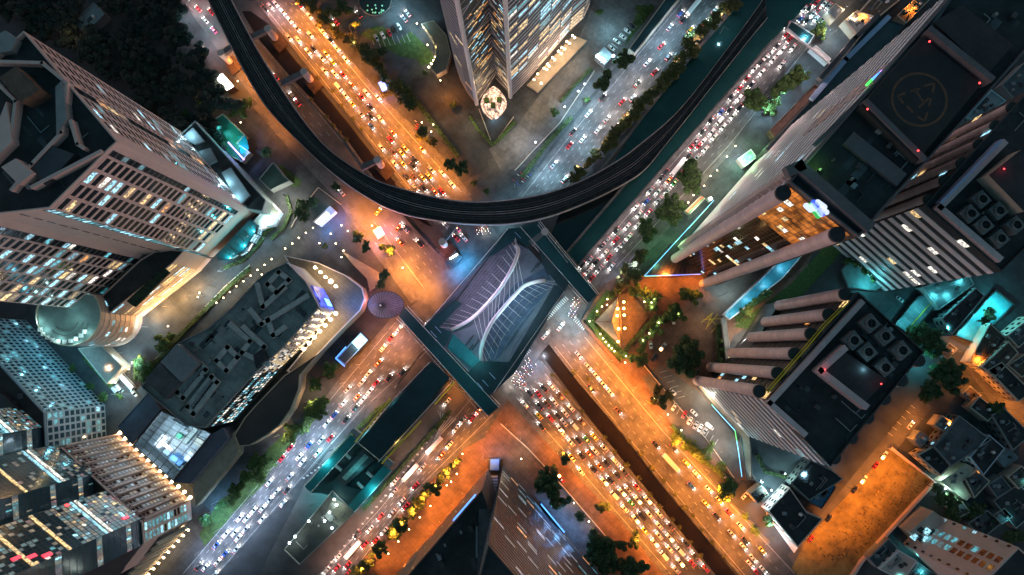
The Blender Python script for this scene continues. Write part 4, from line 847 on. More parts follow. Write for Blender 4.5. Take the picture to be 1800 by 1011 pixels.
# ---- corner pavilion with folded roof
pv = thing('garden_pavilion', 'orange lit pavilion with folded pyramid roof and square timber deck', 'pavilion', tuple(W(1085, 562))); pv['org'] = tuple(pv.location)
b = MB(); b.prism([q[:2] for q in TTG] if False else [q[:2] for q in G(TT(2, 2, '820,25 965,195 800,415 580,235 745,60'), .8)], 0, .8); b.build('deck', wood, pv)
Apt, Bpt, Cpt, Dp = (W(*T(2, 2, *q), z) for q, z in (((748, 65), 5.5), ((585, 237), 3.6), ((768, 412), 5.5), ((700, 238), 10.)))
Ept = W(*T(2, 2, 768, 238), 4.2)
b = MB(); b.poly([Apt, Bpt, Dp]); b.build('roof_fold', M('grey roof fabric', (.24, .19, .16), .7, .2, .4), pv); b = MB(); b.poly([Bpt, Cpt, Dp]); b.build('roof_fold', M('grey roof fabric', (.2,) * 3), pv)
b = MB(); b.poly([Apt, Dp, Ept]); b.poly([Dp, Cpt, Ept]); b.build('roof_fold', M('orange lit roof side', (.42, .22, .10), .7, .25, .5), pv)  # orange lamplight put into the colour of this roof side
b = MB(); [b.bar(p, (p.x, p.y, .8), .25, 0, 6) for p in (Apt, Bpt, Cpt, Ept)]; b.bar(Apt, Dp, .2, 0, 5); b.bar(Cpt, Dp, .2, 0, 5); b.bar(Bpt, Dp, .2, 0, 5); b.bar(Apt, Cpt, .2, 0, 5); b.build('frame', wood, pv)
for q, hh in zip(TT(2, 2, '785,100 785,145 788,192 792,285 742,148 738,196 748,288 745,378'), (4, 4, 4, 4, 9, 10, 10, 8)):
    p = W(*q, hh); b = MB(); b.bar((p.x, p.y, .8), p, .1, 0, 5); b.build('post', steel_d, pv); b = MB(); b.ball(p, .75, 0, 8, 5); b.build('globe_lamp', lamp_o, pv); light('pavilion_light', p+Vector((0, 0, 1.3)), (1., .36, .06), 1900, .3)
for i, (u, v, r) in enumerate([(*T(2, 2, a, c), 1) for a, c in ((590, 190), (560, 230), (600, 290), (640, 340), (690, 400), (740, 440))]): pass
# hedges round the pavilion
hw = thing('hedge', 'clipped green hedge with small lamps round two sides of the timber pavilion', 'hedge', tuple(W(1040, 570))); hw['org'] = tuple(hw.location)
b = MB()
for p, wd in (('1065,518 1035,560 1052,590 1090,628', 2.6), ('1105,508 1130,518 1155,545', 3.2)):
    P, l, r = strip(p, wd)
    for i in range(len(P)-1): b.prism([l[i], r[i], r[i+1], l[i+1]], 0, 1.6+RD.random()*.2)
b.build('leaves', hedge_m, hw)
wl = thing('boundary_wall', 'red brown boundary wall bent round the pavilion corner', 'wall', tuple(W(1030, 560))); wl['org'] = tuple(wl.location)
b = MB(); 
for p, wd in (('1062,508 1030,556 1022,566 1088,640', 1.8),):
    P, l, r = strip(p, wd)
    for i in range(len(P)-1): b.prism([l[i], r[i], r[i+1], l[i+1]], 0, 1.3)
b.build('wall', brick, wl)
# ---- triangular tower, bottom
x = Bld('triangular_tower', 'tall dark triangular tower with copper and blue reflections, cut by the bottom edge', 'tower', '884,818 1078,1040 900,1080 872,862', 150, steel_d, roof_d, par=1.2)
cop = M('bronze louvres', (.17, .145, .145), .4, .2, .1, metal=.5)
x.stripes([x.seg(0, .0, 1)[0], x.seg(0, 0, 1)[1]], 44, cop, fh=.32, proud=.35, lit=.16, kinds=[(soft_t, 9), (lit_o, 3.5), (soft_s, 6), (lit_t, 3)], unit=6, gl=glass_o)
x.stripes([x.seg(3, .0, 1)[0], x.seg(3, 0, 1)[1]], 40, cop, fh=.3, proud=.35, gl=glass_o)
x.done()
x = Bld('dark_block', 'dark flat roofed block with glittering brown side along the orange pavement', 'building', '859,822 866,840 872,862 880,1000 760,1070 640,1070 748,950', 58, brick, roof_d, par=.8)
x.grid(6, 60, 14, M('copper tiles', (.30, .15, .08), .5, .2, .2), fw=.25, fh=.3, proud=.25, gl=glass_o, lit=.02, kinds=[(lit_w, 1)])
n = x.out(6); A, B = x.seg(6, .62, .92); b = MB(); b.obox(A, B, n, .3, .8, 55.5, 57); b.build('led_strip', neon_b, x.root)
for i in range(6): A = W(838, 930+i*9, 58.2); b = MB(); b.prism([A+Vector((-.4, -1.2, 0)), A+Vector((.4, -1.2, 0)), A+Vector((.4, 1.2, 0)), A+Vector((-.4, 1.2, 0))], 58, 58.6); b.build('roof_light', roof_m, x.root)
b = MB(); b.prism([q[:2] for q in G('842,895 866,895 864,1015 838,1015', 58.4)], 58, 58.4); b.build('roof_strip', roof_g, x.root); x.clutter(24); x.done(60)
x = Bld('entry_stair', 'blue lit stair and canopy between the dark block and the triangular tower', 'stair', '858,806 880,806 878,890 852,890', 3, steel_d, steel_d, zref=3, par=.3)
for i in range(9): x.ridge('step', [(855, 838+i*5.5), (874, 838+i*5.5)], 3.2+i*.3, 3, 3.2+i*.32, 1.0, paleblue)
b = MB(); b.prism([q[:2] for q in G('862,808 878,808 877,827 861,827', 4.4)], 4, 4.4); b.build('blue_canopy', M('blue canopy', (.10, .22, .5), .4, .2, .3), x.root); light('station_edge_light', W(648, 745, 9), (1., .8, .2), 500, .3); light('station_edge_light', W(700, 780, 9), (1., .8, .2), 500, .3); light('stair_light', W(870, 800, 8), (.3, .55, 1.), 2200, .3)
x = Bld('led_wall', 'low wall with a blue light line at the foot of the triangular tower', 'wall', '948,886 952,883 994,936 990,939', 2.2, steel_d, steel_d, zref=2.2, par=0)
b = MB(); b.tube(G('951,886 992,936', 2.5), .3, 0, 5); b.build('light_line', neon_b, x.root)
for u, v in ((968, 888), (985, 905), (1000, 925), (1020, 945)): light('wash_light', W(u, v, 7), (.12, .42, 1.), 1700, .5)
# ---- bus station between the two carriageways
st = thing('bus_station', 'teal roofed bus station hall with H shaped roof between the carriageways', 'station', tuple(W(610, 830))); st['org'] = tuple(st.location)
def stp(nm, poly, z0, z1, m, zr=None):
    b = MB(); b.prism([q[:2] for q in G(poly, zr or z1)], z0, z1, bottom=True); return b.build(nm, m, st)
sr = stp('bridge_roof', '760,636 790,663 667,808 630,778', 11, 11.6, M('bridge roof', (.010, .026, .028), .5, .3, .12))
stp('bridge_floor', '755,636 795,668 670,815 624,780', 6, 6.6, conc_d)
for p in ('755,637 690,704 628,779', '797,668 735,736 665,812'):
    b = MB(); b.tube(G(p, 7.6), .22, 0, 5); b.build('railing', steel, st); 
for p in ('686,701 624,777', '800,671 764,711', '740,740 671,815'): b = MB(); b.tube(G(p, 11.9), .42, 0, 5); b.build('yellow_edge', yellow_s, st)
stp('hall_roof', '615,763 629,774 546,865 534,855', 9, 9.5, teal_l); stp('hall_roof', '675,817 689,828 624,900 612,889', 9, 9.5, teal_l)
for p in ('618,771 625,776 600,803', ): pass
stp('hall_floor', '545,866 628,775 676,818 612,890 575,870', 5.5, 6, M('hall floor', (.02, .035, .035), .7, .3, .3))
stp('cross_roof', '546,866 592,842 604,853 636,862 613,890 572,868', 8, 8.4, teal)
stp('stair_roof', '637,790 658,809 606,855 589,842', 8.2, 8.7, steel_d); stp('stair', '641,798 648,804 608,845 601,840', 8.8, 9.0, M('escalator metal', (.22, .23, .20), .5, .3, .8))
for p in ('606,797 616,806', '590,818 600,827', '645,830 655,839', '628,848 638,858'): 
    b = MB(); a, c = G(p, 9); b.bar(a, c, .8, 0, 4); b.build('roof_beam', M('beam teal', (.22, .34, .34), .5, .2, .3), st)
for p in ('622,753 636,764 628,770 614,758', '677,803 692,815 684,822 670,810'): stp('end_box', p, 6, 9.6, roof_m)
for p in ('616,764 534,856', '688,828 623,900', '629,775 546,866', '760,637 791,664', '630,779 667,809'): b = MB(); b.tube(G(p, 9.8), .15, 0, 4); b.build('roof_edging', steel, st)
for u, v in ((640, 790), (700, 720), (745, 670), (600, 830), (640, 860)): q = W(u, v); b = MB(); b.bar((q.x, q.y, 0), (q.x, q.y, 6), .8, 0, 10); b.build('column', conc, st)
light('station_light', W(622, 830, 14), CY, 900, .4); light('station_light', W(570, 815, 12), CY, 1800, .4); light('station_light', W(655, 865, 12), CY, 1800, .4); light('station_light', W(640, 885, 6), CY, 1500, .4); light('station_light', W(560, 800, 6), CY, 1500, .4)
x = Bld('depot_building', 'oblong flat roofed depot with roof lamps beyond the bus station', 'building', '585,861 625,900 527,993 499,966', 8, greyw, M('depot roof', (.06, .06, .058), .85, .35, .15), zref=8, par=.9)
x.box('roof_yard', '588,866 622,899 596,925 572,905', 8, 8.1, M('yard paving', (.17, .16, .12), .8, .3, .3)); x.clutter(14); x.box('plant_box', '572,905 580,898 590,908 582,916', 8, 10, roof_m)
for u, v in TT(1, 3, '550,480 567,517 516,570 482,630 533,680 275,740 235,785 370,632'): q = W(u, v, 10.5); b = MB(); b.bar((q.x, q.y, 8), q, .1, 0, 5); b.build('post', steel_d, x.root); b = MB(); b.ball(q, .65, 0, 7, 4); b.build('globe_lamp', lamp_c, x.root); light('roof_lamp_light', q+Vector((0, 0, 1)), (.85, 1., .8), 420, .3)
# ---- yard wall, rear buildings, lower right
y = thing('lot_wall', 'pink perimeter wall along the lower side of the orange lit vacant lot', 'wall', tuple(W(1575, 915))); y['org'] = tuple(y.location); b = MB(); band(b, '1562,786 1640,846 1512,985 1493,1015', 1.3, 0, 2.6); b.build('wall', pinkw, y)
x = Bld('apartment_block', 'pink apartment block with two strips of lit windows, lower right corner', 'building', '1586,956 1640,902 1735,990 1680,1048', 62, pinkw, roof_d, par=1.)
for f in (.30, .52): x.grid(0, 1, 12, pinkw, f, f+.16, fw=.12, fh=.3, lit=lambda c, r: .9 if r < .5 else .1, kinds=[(lit_t, 3), (soft_t, 3), (lit_c, 1)], proud=.25)
x.grid(0, 1, 9, pinkw, .02, .09, fw=.3, fh=.62, lit=.05, kinds=KC, proud=.3); x.grid(0, 1, 8, pinkw, .91, .98, fw=.2, fh=.7, lit=.8, kinds=KC, proud=.3); x.done(80)
x = Bld('balcony_wing', 'lower cream wing with square lit bays in front of the pink apartment block', 'building', '1598,934 1640,898 1666,918 1622,958', 12, creamw, pinkw, zref=12, par=.6)
for i in range(3):
    for k in range(2): u, v = 1612+i*10-k*12, 932-i*10+k*12+i*12; x.box('roof_bay', [(u, v), (u+8, v-6), (u+16, v), (u+8, v+7)], 12, 12.6, (lit_c if (i+k) % 2 else darkw), zref=12.6)
HS = [
 ('low grey hut beside the dark house at the side street end', '1745,800 1770,785 1790,805 1765,822', 4, greyw, roof_m),
 ('dark cottage at the right edge above the yard trees', '1770,838 1795,818 1815,838 1790,860', 7, creamw, roof_b),
 ('square grey roofed cottage right of the cream L shaped house', '1735,852 1760,836 1778,859 1752,876', 6, greyw, roof_g),
 ('small tin roof hut just above the pink apartment block', '1668,892 1690,880 1705,900 1682,912', 5, creamw, roof_m),
 ('small cream stall roof where the orange side street begins', '1690,692 1705,678 1725,695 1709,708', 4, greyw, roof_b),
 ('brown lean to roof at the orange lit terrace by the rear lane', '1642,747 1656,730 1676,743 1661,760', 7, creamw, roof_g),
 ('amber lit terrace canopy beside the top of the vacant lot', '1603,772 1617,757 1634,770 1618,787', 6, greyw, roof_m),
 ('pale roofed shop at the right edge over the row houses', '1770,642 1800,622 1822,642 1796,664', 5, creamw, roof_b),
 ('tin roof stall under the trees at the rear lane head', '1650,620 1668,602 1683,614 1665,632', 4, greyw, roof_g),
 ('cyan lit stall roof by the top of the east queue road', '1452,22 1468,6 1484,18 1468,35', 7, creamw, roof_m),
 ('pale tin roof beside the blue ledge podium', '1530,46 1545,31 1560,45 1545,59', 6, greyw, roof_b),
 ('orange lit stall roof hard against the striped tower', '1600,46 1620,29 1632,40 1612,57', 5, creamw, roof_g),
 ('cream stepped annexe at the corner of the columned tower', '1425,800 1445,780 1462,796 1442,814', 4, greyw, roof_m),
 ('cyan lit shop roof at the mouth of the shop side lane', '1318,868 1338,852 1352,870 1332,886', 7, creamw, roof_b),
 ('dark shed behind the blue yard light', '1745,905 1765,892 1780,908 1760,922', 6, greyw, roof_g),
 ('grey pitched long house beside the orange lit terrace', '1640,785 1685,730 1742,773 1672,820', 9, greyw, roof_g), ('black flat roofed house at the top corner of the vacant lot', '1612,800 1640,784 1671,819 1653,836', 8, creamw, roof_d),
 ('black roofed shed with cream edge near the side street', '1704,716 1721,696 1754,722 1736,741', 7, creamw, roof_d), ('dark house with a pale blue wall strip right of the grey long house', '1704,803 1738,764 1766,788 1728,836', 9, M('pale wall', (.4, .45, .5), .6, .1, .3), roof_d),
 ('cream L shaped house beside the bright yard lamp', '1652,846 1698,815 1716,826 1690,846 1706,872 1698,880', 6, creamw, creamw), ('small grey roofed house behind the cream L shaped house', '1696,842 1716,826 1740,846 1712,876', 6, creamw, roof_g),
 ('dark house at the right edge below the side street', '1742,730 1764,716 1812,764 1780,792', 8, greyw, roof_d), ('brown corrugated roof house lit orange at the street bend', '1702,636 1740,568 1770,596 1722,646', 7, creamw, roof_b),
 ('cream row house with balconies above the orange street', '1724,645 1772,600 1790,620 1750,662', 10, creamw, roof_b), ('cream walled block at the right edge over the orange street', '1735,650 1760,636 1815,690 1790,706', 10, creamw, roof_d), ('pale row house at the right edge beside the pool court', '1770,590 1812,556 1825,580 1790,612', 9, creamw, roof_g),
 ('dark flat roofed hall with pink front beside the lit canal court', '1350,898 1388,857 1418,900 1446,912 1402,962', 10, pinkw, roof_d), ('black roofed workshop beside the orange lane', '1390,850 1424,808 1462,826 1482,842 1422,880', 8, greyw, roof_d),
 ('blue glass roofed lean to beside the orange lane', '1420,882 1450,840 1470,856 1444,895', 6, steel_d, M('blue glass roof', (.06, .13, .22), .3, .3, .3)), ('grey shed roof below the vacant lot wall', '1526,981 1562,946 1582,968 1540,998', 6, greyw, roof_g),
 ('white house with black slot windows at the bottom edge', '1544,1000 1580,967 1612,986 1586,1022', 8, whitew, pinkw), ('black roofed house at the bottom edge beside the white house', '1590,1020 1614,988 1660,1020 1640,1040', 7, greyw, roof_d),
 ('brown tiled hall roof at the top edge beside the lit forecourt', '1510,22 1536,-8 1590,-8 1542,32', 8, creamw, roof_b), ('pale panelled roof house below the brown tiled hall', '1484,36 1506,18 1534,36 1506,62', 7, creamw, roof_m), ('amber lit roof stall at the top edge beside the striped tower', '1576,28 1612,-6 1640,-6 1592,42', 6, creamw, roof_b),
 ('pale cyan walled house between the two striped towers', '1698,206 1742,158 1768,178 1712,216', 8, M('cyan wall', (.3, .5, .55), .6, .1, .3), roof_m), ('dark house at the right edge behind the cyan walled house', '1760,150 1800,110 1830,140 1790,185', 7, greyw, roof_g), ('teal tin roof house in the top right corner', '1786,6 1815,-10 1830,20 1800,30', 7, creamw, roof_m),
 ('black warehouse roof between the cyan car park and the pool court', '1655,560 1715,506 1730,520 1672,590', 8, greyw, roof_d), ('low dark house beyond the yard trees', '1745,880 1790,850 1830,890 1785,930', 6, greyw, roof_d), ('dark hut beside the blue yard light', '1700,920 1735,896 1760,920 1725,948', 5, greyw, roof_d),
 ('long dark roof at the upper right beside the second columned tower', '1620,505 1700,478 1712,500 1650,545', 6, greyw, roof_g), ('dark garden house left of the park road', '130,40 165,5 185,25 150,60', 6, greyw, roof_m)]
for lb, poly, z, a, r in HS:
    x = Bld('house', lb, 'house', poly, z, a, r, zref=z, par=.5)
    n = len(x.xy)
    for i in range(n):
        o = x.out(i); m = (x.xy[i]+x.xy[(i+1) % n])/2
        if o.dot(-m) > 0 and (x.xy[i]-x.xy[(i+1) % n]).length > 5 and z >= 8: x.grid(i, max(2, int((x.xy[i]-x.xy[(i+1) % n]).length/3.5)), max(1, int(z/3.2)), a, fw=.55, fh=.55, lit=.05, kinds=KH, proud=.12)
    q = x.c+(x.xy[0]-x.c)*.45; q2 = x.c+(x.xy[2]-x.c)*.3
    b = MB(); b.prism([q+Vector((-1, -.8)), q+Vector((1, -.8)), q+Vector((1, .8)), q+Vector((-1, .8))], z+.05, z+1.2); b.build('air_conditioner', roof_m, x.root)
    b = MB(); b.bar((q2.x, q2.y, z+.05), (q2.x, q2.y, z+1.6), .8, 0, 10); b.build('water_tank', steel if RD.random() < .4 else steel_d, x.root)
    x.clutter(5); x.done(30)
x = Bld('pool_court', 'walled court with cyan lit floor and palm beside the orange street', 'court', '1676,590 1748,509 1782,536 1712,604', .8, steel_d, M('cyan court tiles', (.08, .30, .32), .4, .25, .3), zref=.8, par=1.4)
for u, v in ((1700, 580), (1725, 552), (1750, 530), (1765, 545)): light('court_light', W(u, v, 6), CY, 3200, .4)
x = Bld('car_deck', 'cyan lit parking deck with yellow lines beside the dark yard trees', 'parking deck', '1573,570 1612,522 1662,500 1672,508 1598,590', 3, steel_d, M('deck concrete', (.10, .15, .16), .8, .3, .3), zref=3, par=.5)
b = MB(); b.tube(G('1592,583 1660,506', 3.4), .25, 0, 4); b.build('yellow_line', yellow_s, x.root)
for i in range(9): x.ridge('bay_line', [(1580+i*9.5, 566-i*7.6), (1594+i*8.5, 578-i*8.4)], 3.1, 3.03, 3.1, .3, roof_m)
for u, v in ((1595, 565), (1620, 540), (1645, 520), (1668, 520), (1690, 495)): light('deck_light', W(u, v, 8), CY, 1900, .4)
x = Bld('footbridge', 'dark roofed footbridge with white edge crossing the top of the east queue road', 'footbridge', '1390,36 1432,62 1420,80 1382,52', 7, steel, teal, zref=7, z0=5.5, par=.3, parm=steel)
x.ridge('white_edge', '1384,50 1420,80 1460,112', 7.2, 6.5, 7.6, .7, whitew)
x = Bld('bridge_stair', 'pale stair ramp at the lane end of the dark footbridge', 'stair', '1424,86 1434,80 1461,104 1454,112', 4, whitew, whitew, zref=4, par=.4)
# billboards and screens that light the streets
x = Bld('billboard', 'blazing white billboard beside the dark park and the service road', 'billboard', '377,137 391,128 412,152 399,160', 6, steel_d, glow('billboard white', (1., .96, .9), 6), zref=6, par=0)
light('billboard_light', W(396, 143, 10), WH, 3000, .5); light('billboard_light', W(355, 42, 8), CO, 3500, .5); light('billboard_light', W(372, 75, 8), CO, 2500, .4)
x = Bld('blue_gate', 'white topped security gate bathed in blue light at the hotel drive', 'gate', '550,390 580,362 590,372 562,397', 4, steel, steel, zref=4, par=.2)
b = MB(); b.prism(G('554,390 574,372 580,378 561,395', 4.4), 4.2, 4.5); b.build('lit_roof', glow('gate roof light', (.85, .9, 1.), 2.), x.root)
light('gate_light', W(592, 385, 6), BL, 4500, .4); light('gate_light', W(572, 405, 6), (.1, .4, 1.), 4500, .4); light('gate_light', W(568, 358, 6), CO, 800, .3)
x = Bld('pink_stall', 'roadside stall giving off bright pink light by the pavement trees', 'stall', '655,405 668,398 676,412 664,420', 3, steel, glow('pink roof light', (1., .5, .62), 1.6), zref=3, par=.2)
light('stall_light', W(676, 402, 6), PK, 9000, .4); light('stall_light', W(660, 430, 5), (1., .4, .7), 2500, .4)
x = Bld('traffic_booth', 'small dark booth with a long cyan tube lamp at the crossing', 'booth', '782,460 800,440 812,452 795,470', 3.5, darkw, roof_d, zref=3.5, par=.2)
b = MB(); a, c = G('791,455 804,447', 4.2); b.bar(a, c, .45, 0, 6); b.build('tube_lamp', glow('tube lamp', (.7, .95, 1.), 12), x.root); light('booth_light', W(815, 460, 6), (.08, .5, 1.), 9000, .4); light('booth_light', W(800, 480, 6), (.1, .4, 1.), 4000, .4)
x = Bld('blue_kiosk', 'kiosk glowing bright blue under the roadside trees', 'kiosk', '662,145 676,138 683,158 672,163', 3, steel_d, glow('blue kiosk roof', (.05, .3, 1.), 1.0), zref=3, par=.2); light('kiosk_light', W(672, 152, 6), BL, 3000, .3)
x = Bld('canal_court', 'white walled shop forecourt flooded with cyan light beside the side lane', 'forecourt', '1348,905 1352,895 1404,960 1396,972', 1.2, whitew, whitew, zref=1.2, par=.2)
for u, v in ((1355, 925), (1375, 950), (1360, 865), (1340, 880)): light('shop_light', W(u, v, 7), CO, 2600, .3)
# ================================================================== street lamps
lamp_post = M('lamp post steel', (.20, .19, .18), .5, .1, 1.)
PROTO = {}
def street_lamp(u, v, du, dv, label, group, col=OR, p=5200, hgt=9., key='street'):
    """pole at (u,v), arm reaching towards picture direction (du,dv)"""
    o = W(u, v); a = W(u+du, v+dv)-o; ang = math.atan2(a.y, a.x)
    if key not in PROTO:
        t = thing('street_lamp', label, 'street lamp', (0, 0, 0), group)
        b = MB(); b.bar((0, 0, 0), (0, 0, hgt), .13, 0, 7, .08); b.build('pole', lamp_post, t)
        b = MB(); b.tube([Vector((0, 0, hgt)), Vector((.9, 0, hgt+.5)), Vector((2.4, 0, hgt+.6))], .07, 0, 6); b.build('arm', lamp_post, t)
        b = MB(); b.prism([(2.2, -.18), (3.2, -.14), (3.2, .14), (2.2, .18)], hgt+.5, hgt+.72); h_ = b.build('lamp_head', lamp_post, t)
        b = MB(); b.prism([(2.3, -.13), (3.1, -.1), (3.1, .1), (2.3, .13)], hgt+.42, hgt+.5, bottom=True); b.build('lens', lamp_o if col == OR else lamp_c, t)
        PROTO[key] = t
    else:
        s = PROTO[key]; t = s.copy(); COL.objects.link(t)
        for ch in s.children:
            if ch.type == 'MESH': c = ch.copy(); COL.objects.link(c); c.parent = t
        tag(t, label, 'street lamp', group)
    t.location = o; t.rotation_euler = (0, 0, ang)
    light('street_lamp_light', (2.8, 0, hgt-.3), col, p*(.9 if col == OR else 1), .3, 'SPOT', t, None, 168)
def lamp_row(a, c, n, du, dv, where, col=OR, p=10400, key='street', frm='the crossing', jit=.15):
    for i in range(n):
        t = (i+.5)/n+RD.uniform(-jit, jit)/n; f = 1+RD.uniform(-.25, .25)
        street_lamp(a[0]+(c[0]-a[0])*t, a[1]+(c[1]-a[1])*t, du, dv, '%s lamp %s, %s from %s' % ('orange street' if col == OR else 'cool white street' if col == CO else 'white street', where, od(i), frm), 'street lamps '+where, col, p, key=key)
P0 = 5200
lamp_row((815, 335), (526, 5), 15, -5, 4, 'along the park side of the northwest road')
lamp_row((716, 332), (462, 15), 11, 5, -4, 'on the muddy canal kerb', p=7200)
lamp_row((735, 515), (610, 365), 6, 5, -3, 'on the pavement opposite the muddy canal', p=13000)
lamp_row((500, 255), (400, 85), 6, 4, -3, 'beside the dark park pavement', p=5200)
lamp_row((1045, 600), (1350, 952), 15, -5, 3, 'on the car park side of the southeast road', p=13600)
lamp_row((968, 610), (1300, 1008), 12, 5, -3, 'on the south canal kerb', p=7600)
lamp_row((950, 762), (1168, 1008), 10, 5, -3, 'on the outer kerb of the queue road', p=10400)
lamp_row((955, 645), (1245, 1000), 9, -5, 3, 'between queue and south canal', p=5200)
lamp_row((840, 778), (640, 1005), 11, -5, 0, 'on the orange plaza side of the return road', p=13600)
lamp_row((835, 850), (715, 1000), 6, -4, -3, 'against the glittering brown block', p=5200, frm='the stair')
lamp_row((1608, 712), (1400, 965), 8, 4, 3, 'along the rear lane', p=6500, frm='the side street')
lamp_row((1590, 800), (1470, 950), 4, 6, 2, 'inside the vacant lot edge', p=6000, frm='the side street')
lamp_row((1668, 606), (1800, 752), 6, 2, -4, 'on the side street of row houses', p=6500, frm='the yard trees')
lamp_row((697, 565), (590, 690), 4, 4, 3, 'on the mall pavement', p=7200)
lamp_row((560, 730), (340, 985), 7, 4, 3, 'along the southwest road verge', (.62, .72, 1.), 3400, key='white')
lamp_row((655, 715), (400, 1000), 7, -4, -2, 'on the ramp side of the southwest road', (.55, .72, 1.), 3000, key='white')
lamp_row((760, 770), (570, 1005), 6, 4, 3, 'on the station side of the return road', (1., .55, .42), 4200, key='white')
lamp_row((930, 325), (1195, 12), 8, 4, 2, 'on the forecourt side of the northeast road', (.55, .72, 1.), 3000, key='white')
lamp_row((1000, 325), (1290, 20), 7, -4, -2, 'under the canal trees of the northeast road', (1., .55, .5), 1800, key='white')
lamp_row((1032, 455), (1385, 55), 10, 4, 3, 'on the canal side of the east queue road', (1., .75, .75), 2800, key='white')
for i, (u, v, col, p) in enumerate([(1200, 60, CO, 3000), (1235, 25, CO, 3000), (1265, 60, CO, 1800), (940, 300, CO, 2500), (905, 330, CO, 1800), (975, 560, WH, 2600), (950, 620, (.8, .85, 1.), 3500), (1000, 600, (.75, .85, 1.), 3000), (910, 665, WH, 2600), (1105, 460, (.4, .5, 1.), 4000), (1075, 480, (.7, .75, 1.), 2200),
                                    (415, 112, OR, 6000), (432, 150, OR, 7000), (640, 385, OR, 11000), (700, 470, OR, 14000), (745, 505, OR, 18000), (770, 440, PK, 3000), (1160, 480, OR, 12000), (1210, 490, OR, 9000), (1130, 500, OR, 7000), (1290, 570, WM, 1500), (1180, 610, WM, 900), (505, 345, WH, 1600), (470, 420, CO, 1200), (440, 440, CO, 1800), (340, 520, (1., .7, .3), 2200), (300, 540, (1., .6, .25), 3200), (200, 640, WM, 2600), (215, 620, CO, 2600), (230, 690, WM, 1500),
                                    (650, 690, (1., .45, .3), 4500), (700, 620, OR, 6500), (740, 585, OR, 5000), (370, 900, (.2, .6, 1.), 4500), (385, 880, (.2, .6, 1.), 3000), (480, 20, (.4, .6, 1.), 4500), (1500, 35, OR, 3500), (1470, 20, WM, 2500), (1430, 25, CO, 3500), (1400, 70, CO, 2600), (1585, 20, OR, 4500), (1440, 60, WM, 3000), (1345, 170, CO, 2500), (1720, 690, OR, 4000), (1645, 735, OR, 5000), (1690, 660, OR, 6000), (1715, 640, PK, 2500), (890, 745, OR, 5200), (850, 800, OR, 5200), (915, 770, WH, 1800),
                                    (1640, 855, (.5, 1., .8), 800), (1662, 860, (.4, 1., .85), 700), (1780, 835, CY, 600), (1750, 900, CY, 400), (1590, 960, CY, 2600), (1560, 1000, CY, 1800), (1600, 990, CY, 1800), (1420, 790, CO, 600), (1250, 640, WH, 700), (1220, 560, WM, 1500)]):
    street_lamp(u, v, 3, 3, 'street lamp of its own kind, %s of the scattered lamps counted from the northeast road' % od(i), 'scattered street lamps', col, p, key='cool' if col != OR else 'street')
BB, PP = (.42, .66, 1.), (1., .5, .5)
for i, (u, v, col) in enumerate([(440, 425, CO), (470, 400, CO), (500, 372, WH), (415, 455, CO), (395, 480, CO), (360, 520, CO), (930, 205, WM), (965, 175, WM), (1000, 125, WM), (1062, 62, CO), (905, 255, WH), (1025, 185, CO), (1000, 215, CO), (1160, 88, CO), (1112, 152, WH), (1070, 205, WH), (1022, 262, CO), (962, 312, CO), (1282, 285, CO), (1332, 205, CO), (1362, 182, CO), (1402, 135, CO), (1450, 72, CO), (1482, 48, WM), (505, 815, BB), (452, 878, BB), (402, 938, BB), (352, 992, BB), (545, 775, BB), (602, 708, WH), (690, 605, PP), (700, 722, CY), (650, 772, CY), (560, 880, CY), (585, 790, CO), (545, 705, WM), (492, 765, WM), (212, 692, CO), (228, 655, WM), (1292, 602, WH), (1232, 752, WH), (1252, 795, WH), (1202, 692, WM), (1602, 642, CY), (1642, 582, CY), (1480, 590, CY), (1420, 800, CO), (1395, 835, CO), (1330, 860, CO), (775, 640, CO), (790, 690, OR), (850, 760, OR), (870, 390, CO), (985, 555, CO), (1010, 590, CO), (935, 650, BB), (380, 505, WM), (445, 560, WM), (700, 330, OR), (260, 575, CO), (240, 640, CO), (1265, 520, CO), (1310, 560, WM), (725, 60, CO), (690, 30, CO), (820, 230, WM), (780, 180, OR), (860, 290, WM), (620, 60, OR), (340, 20, PP), (330, 40, CO), (365, 95, PP)]):  # fill lamps added to brighten dark streets and yards
    street_lamp(u, v, 3, -2, 'tall added fill lamp, %s of the fill lamps counted from the hotel lobby' % od(i), 'added fill lamps in streets and yards', col, 6500 if col == OR else 2600 if col == WM else 5200, key='cool' if col != OR else 'street')
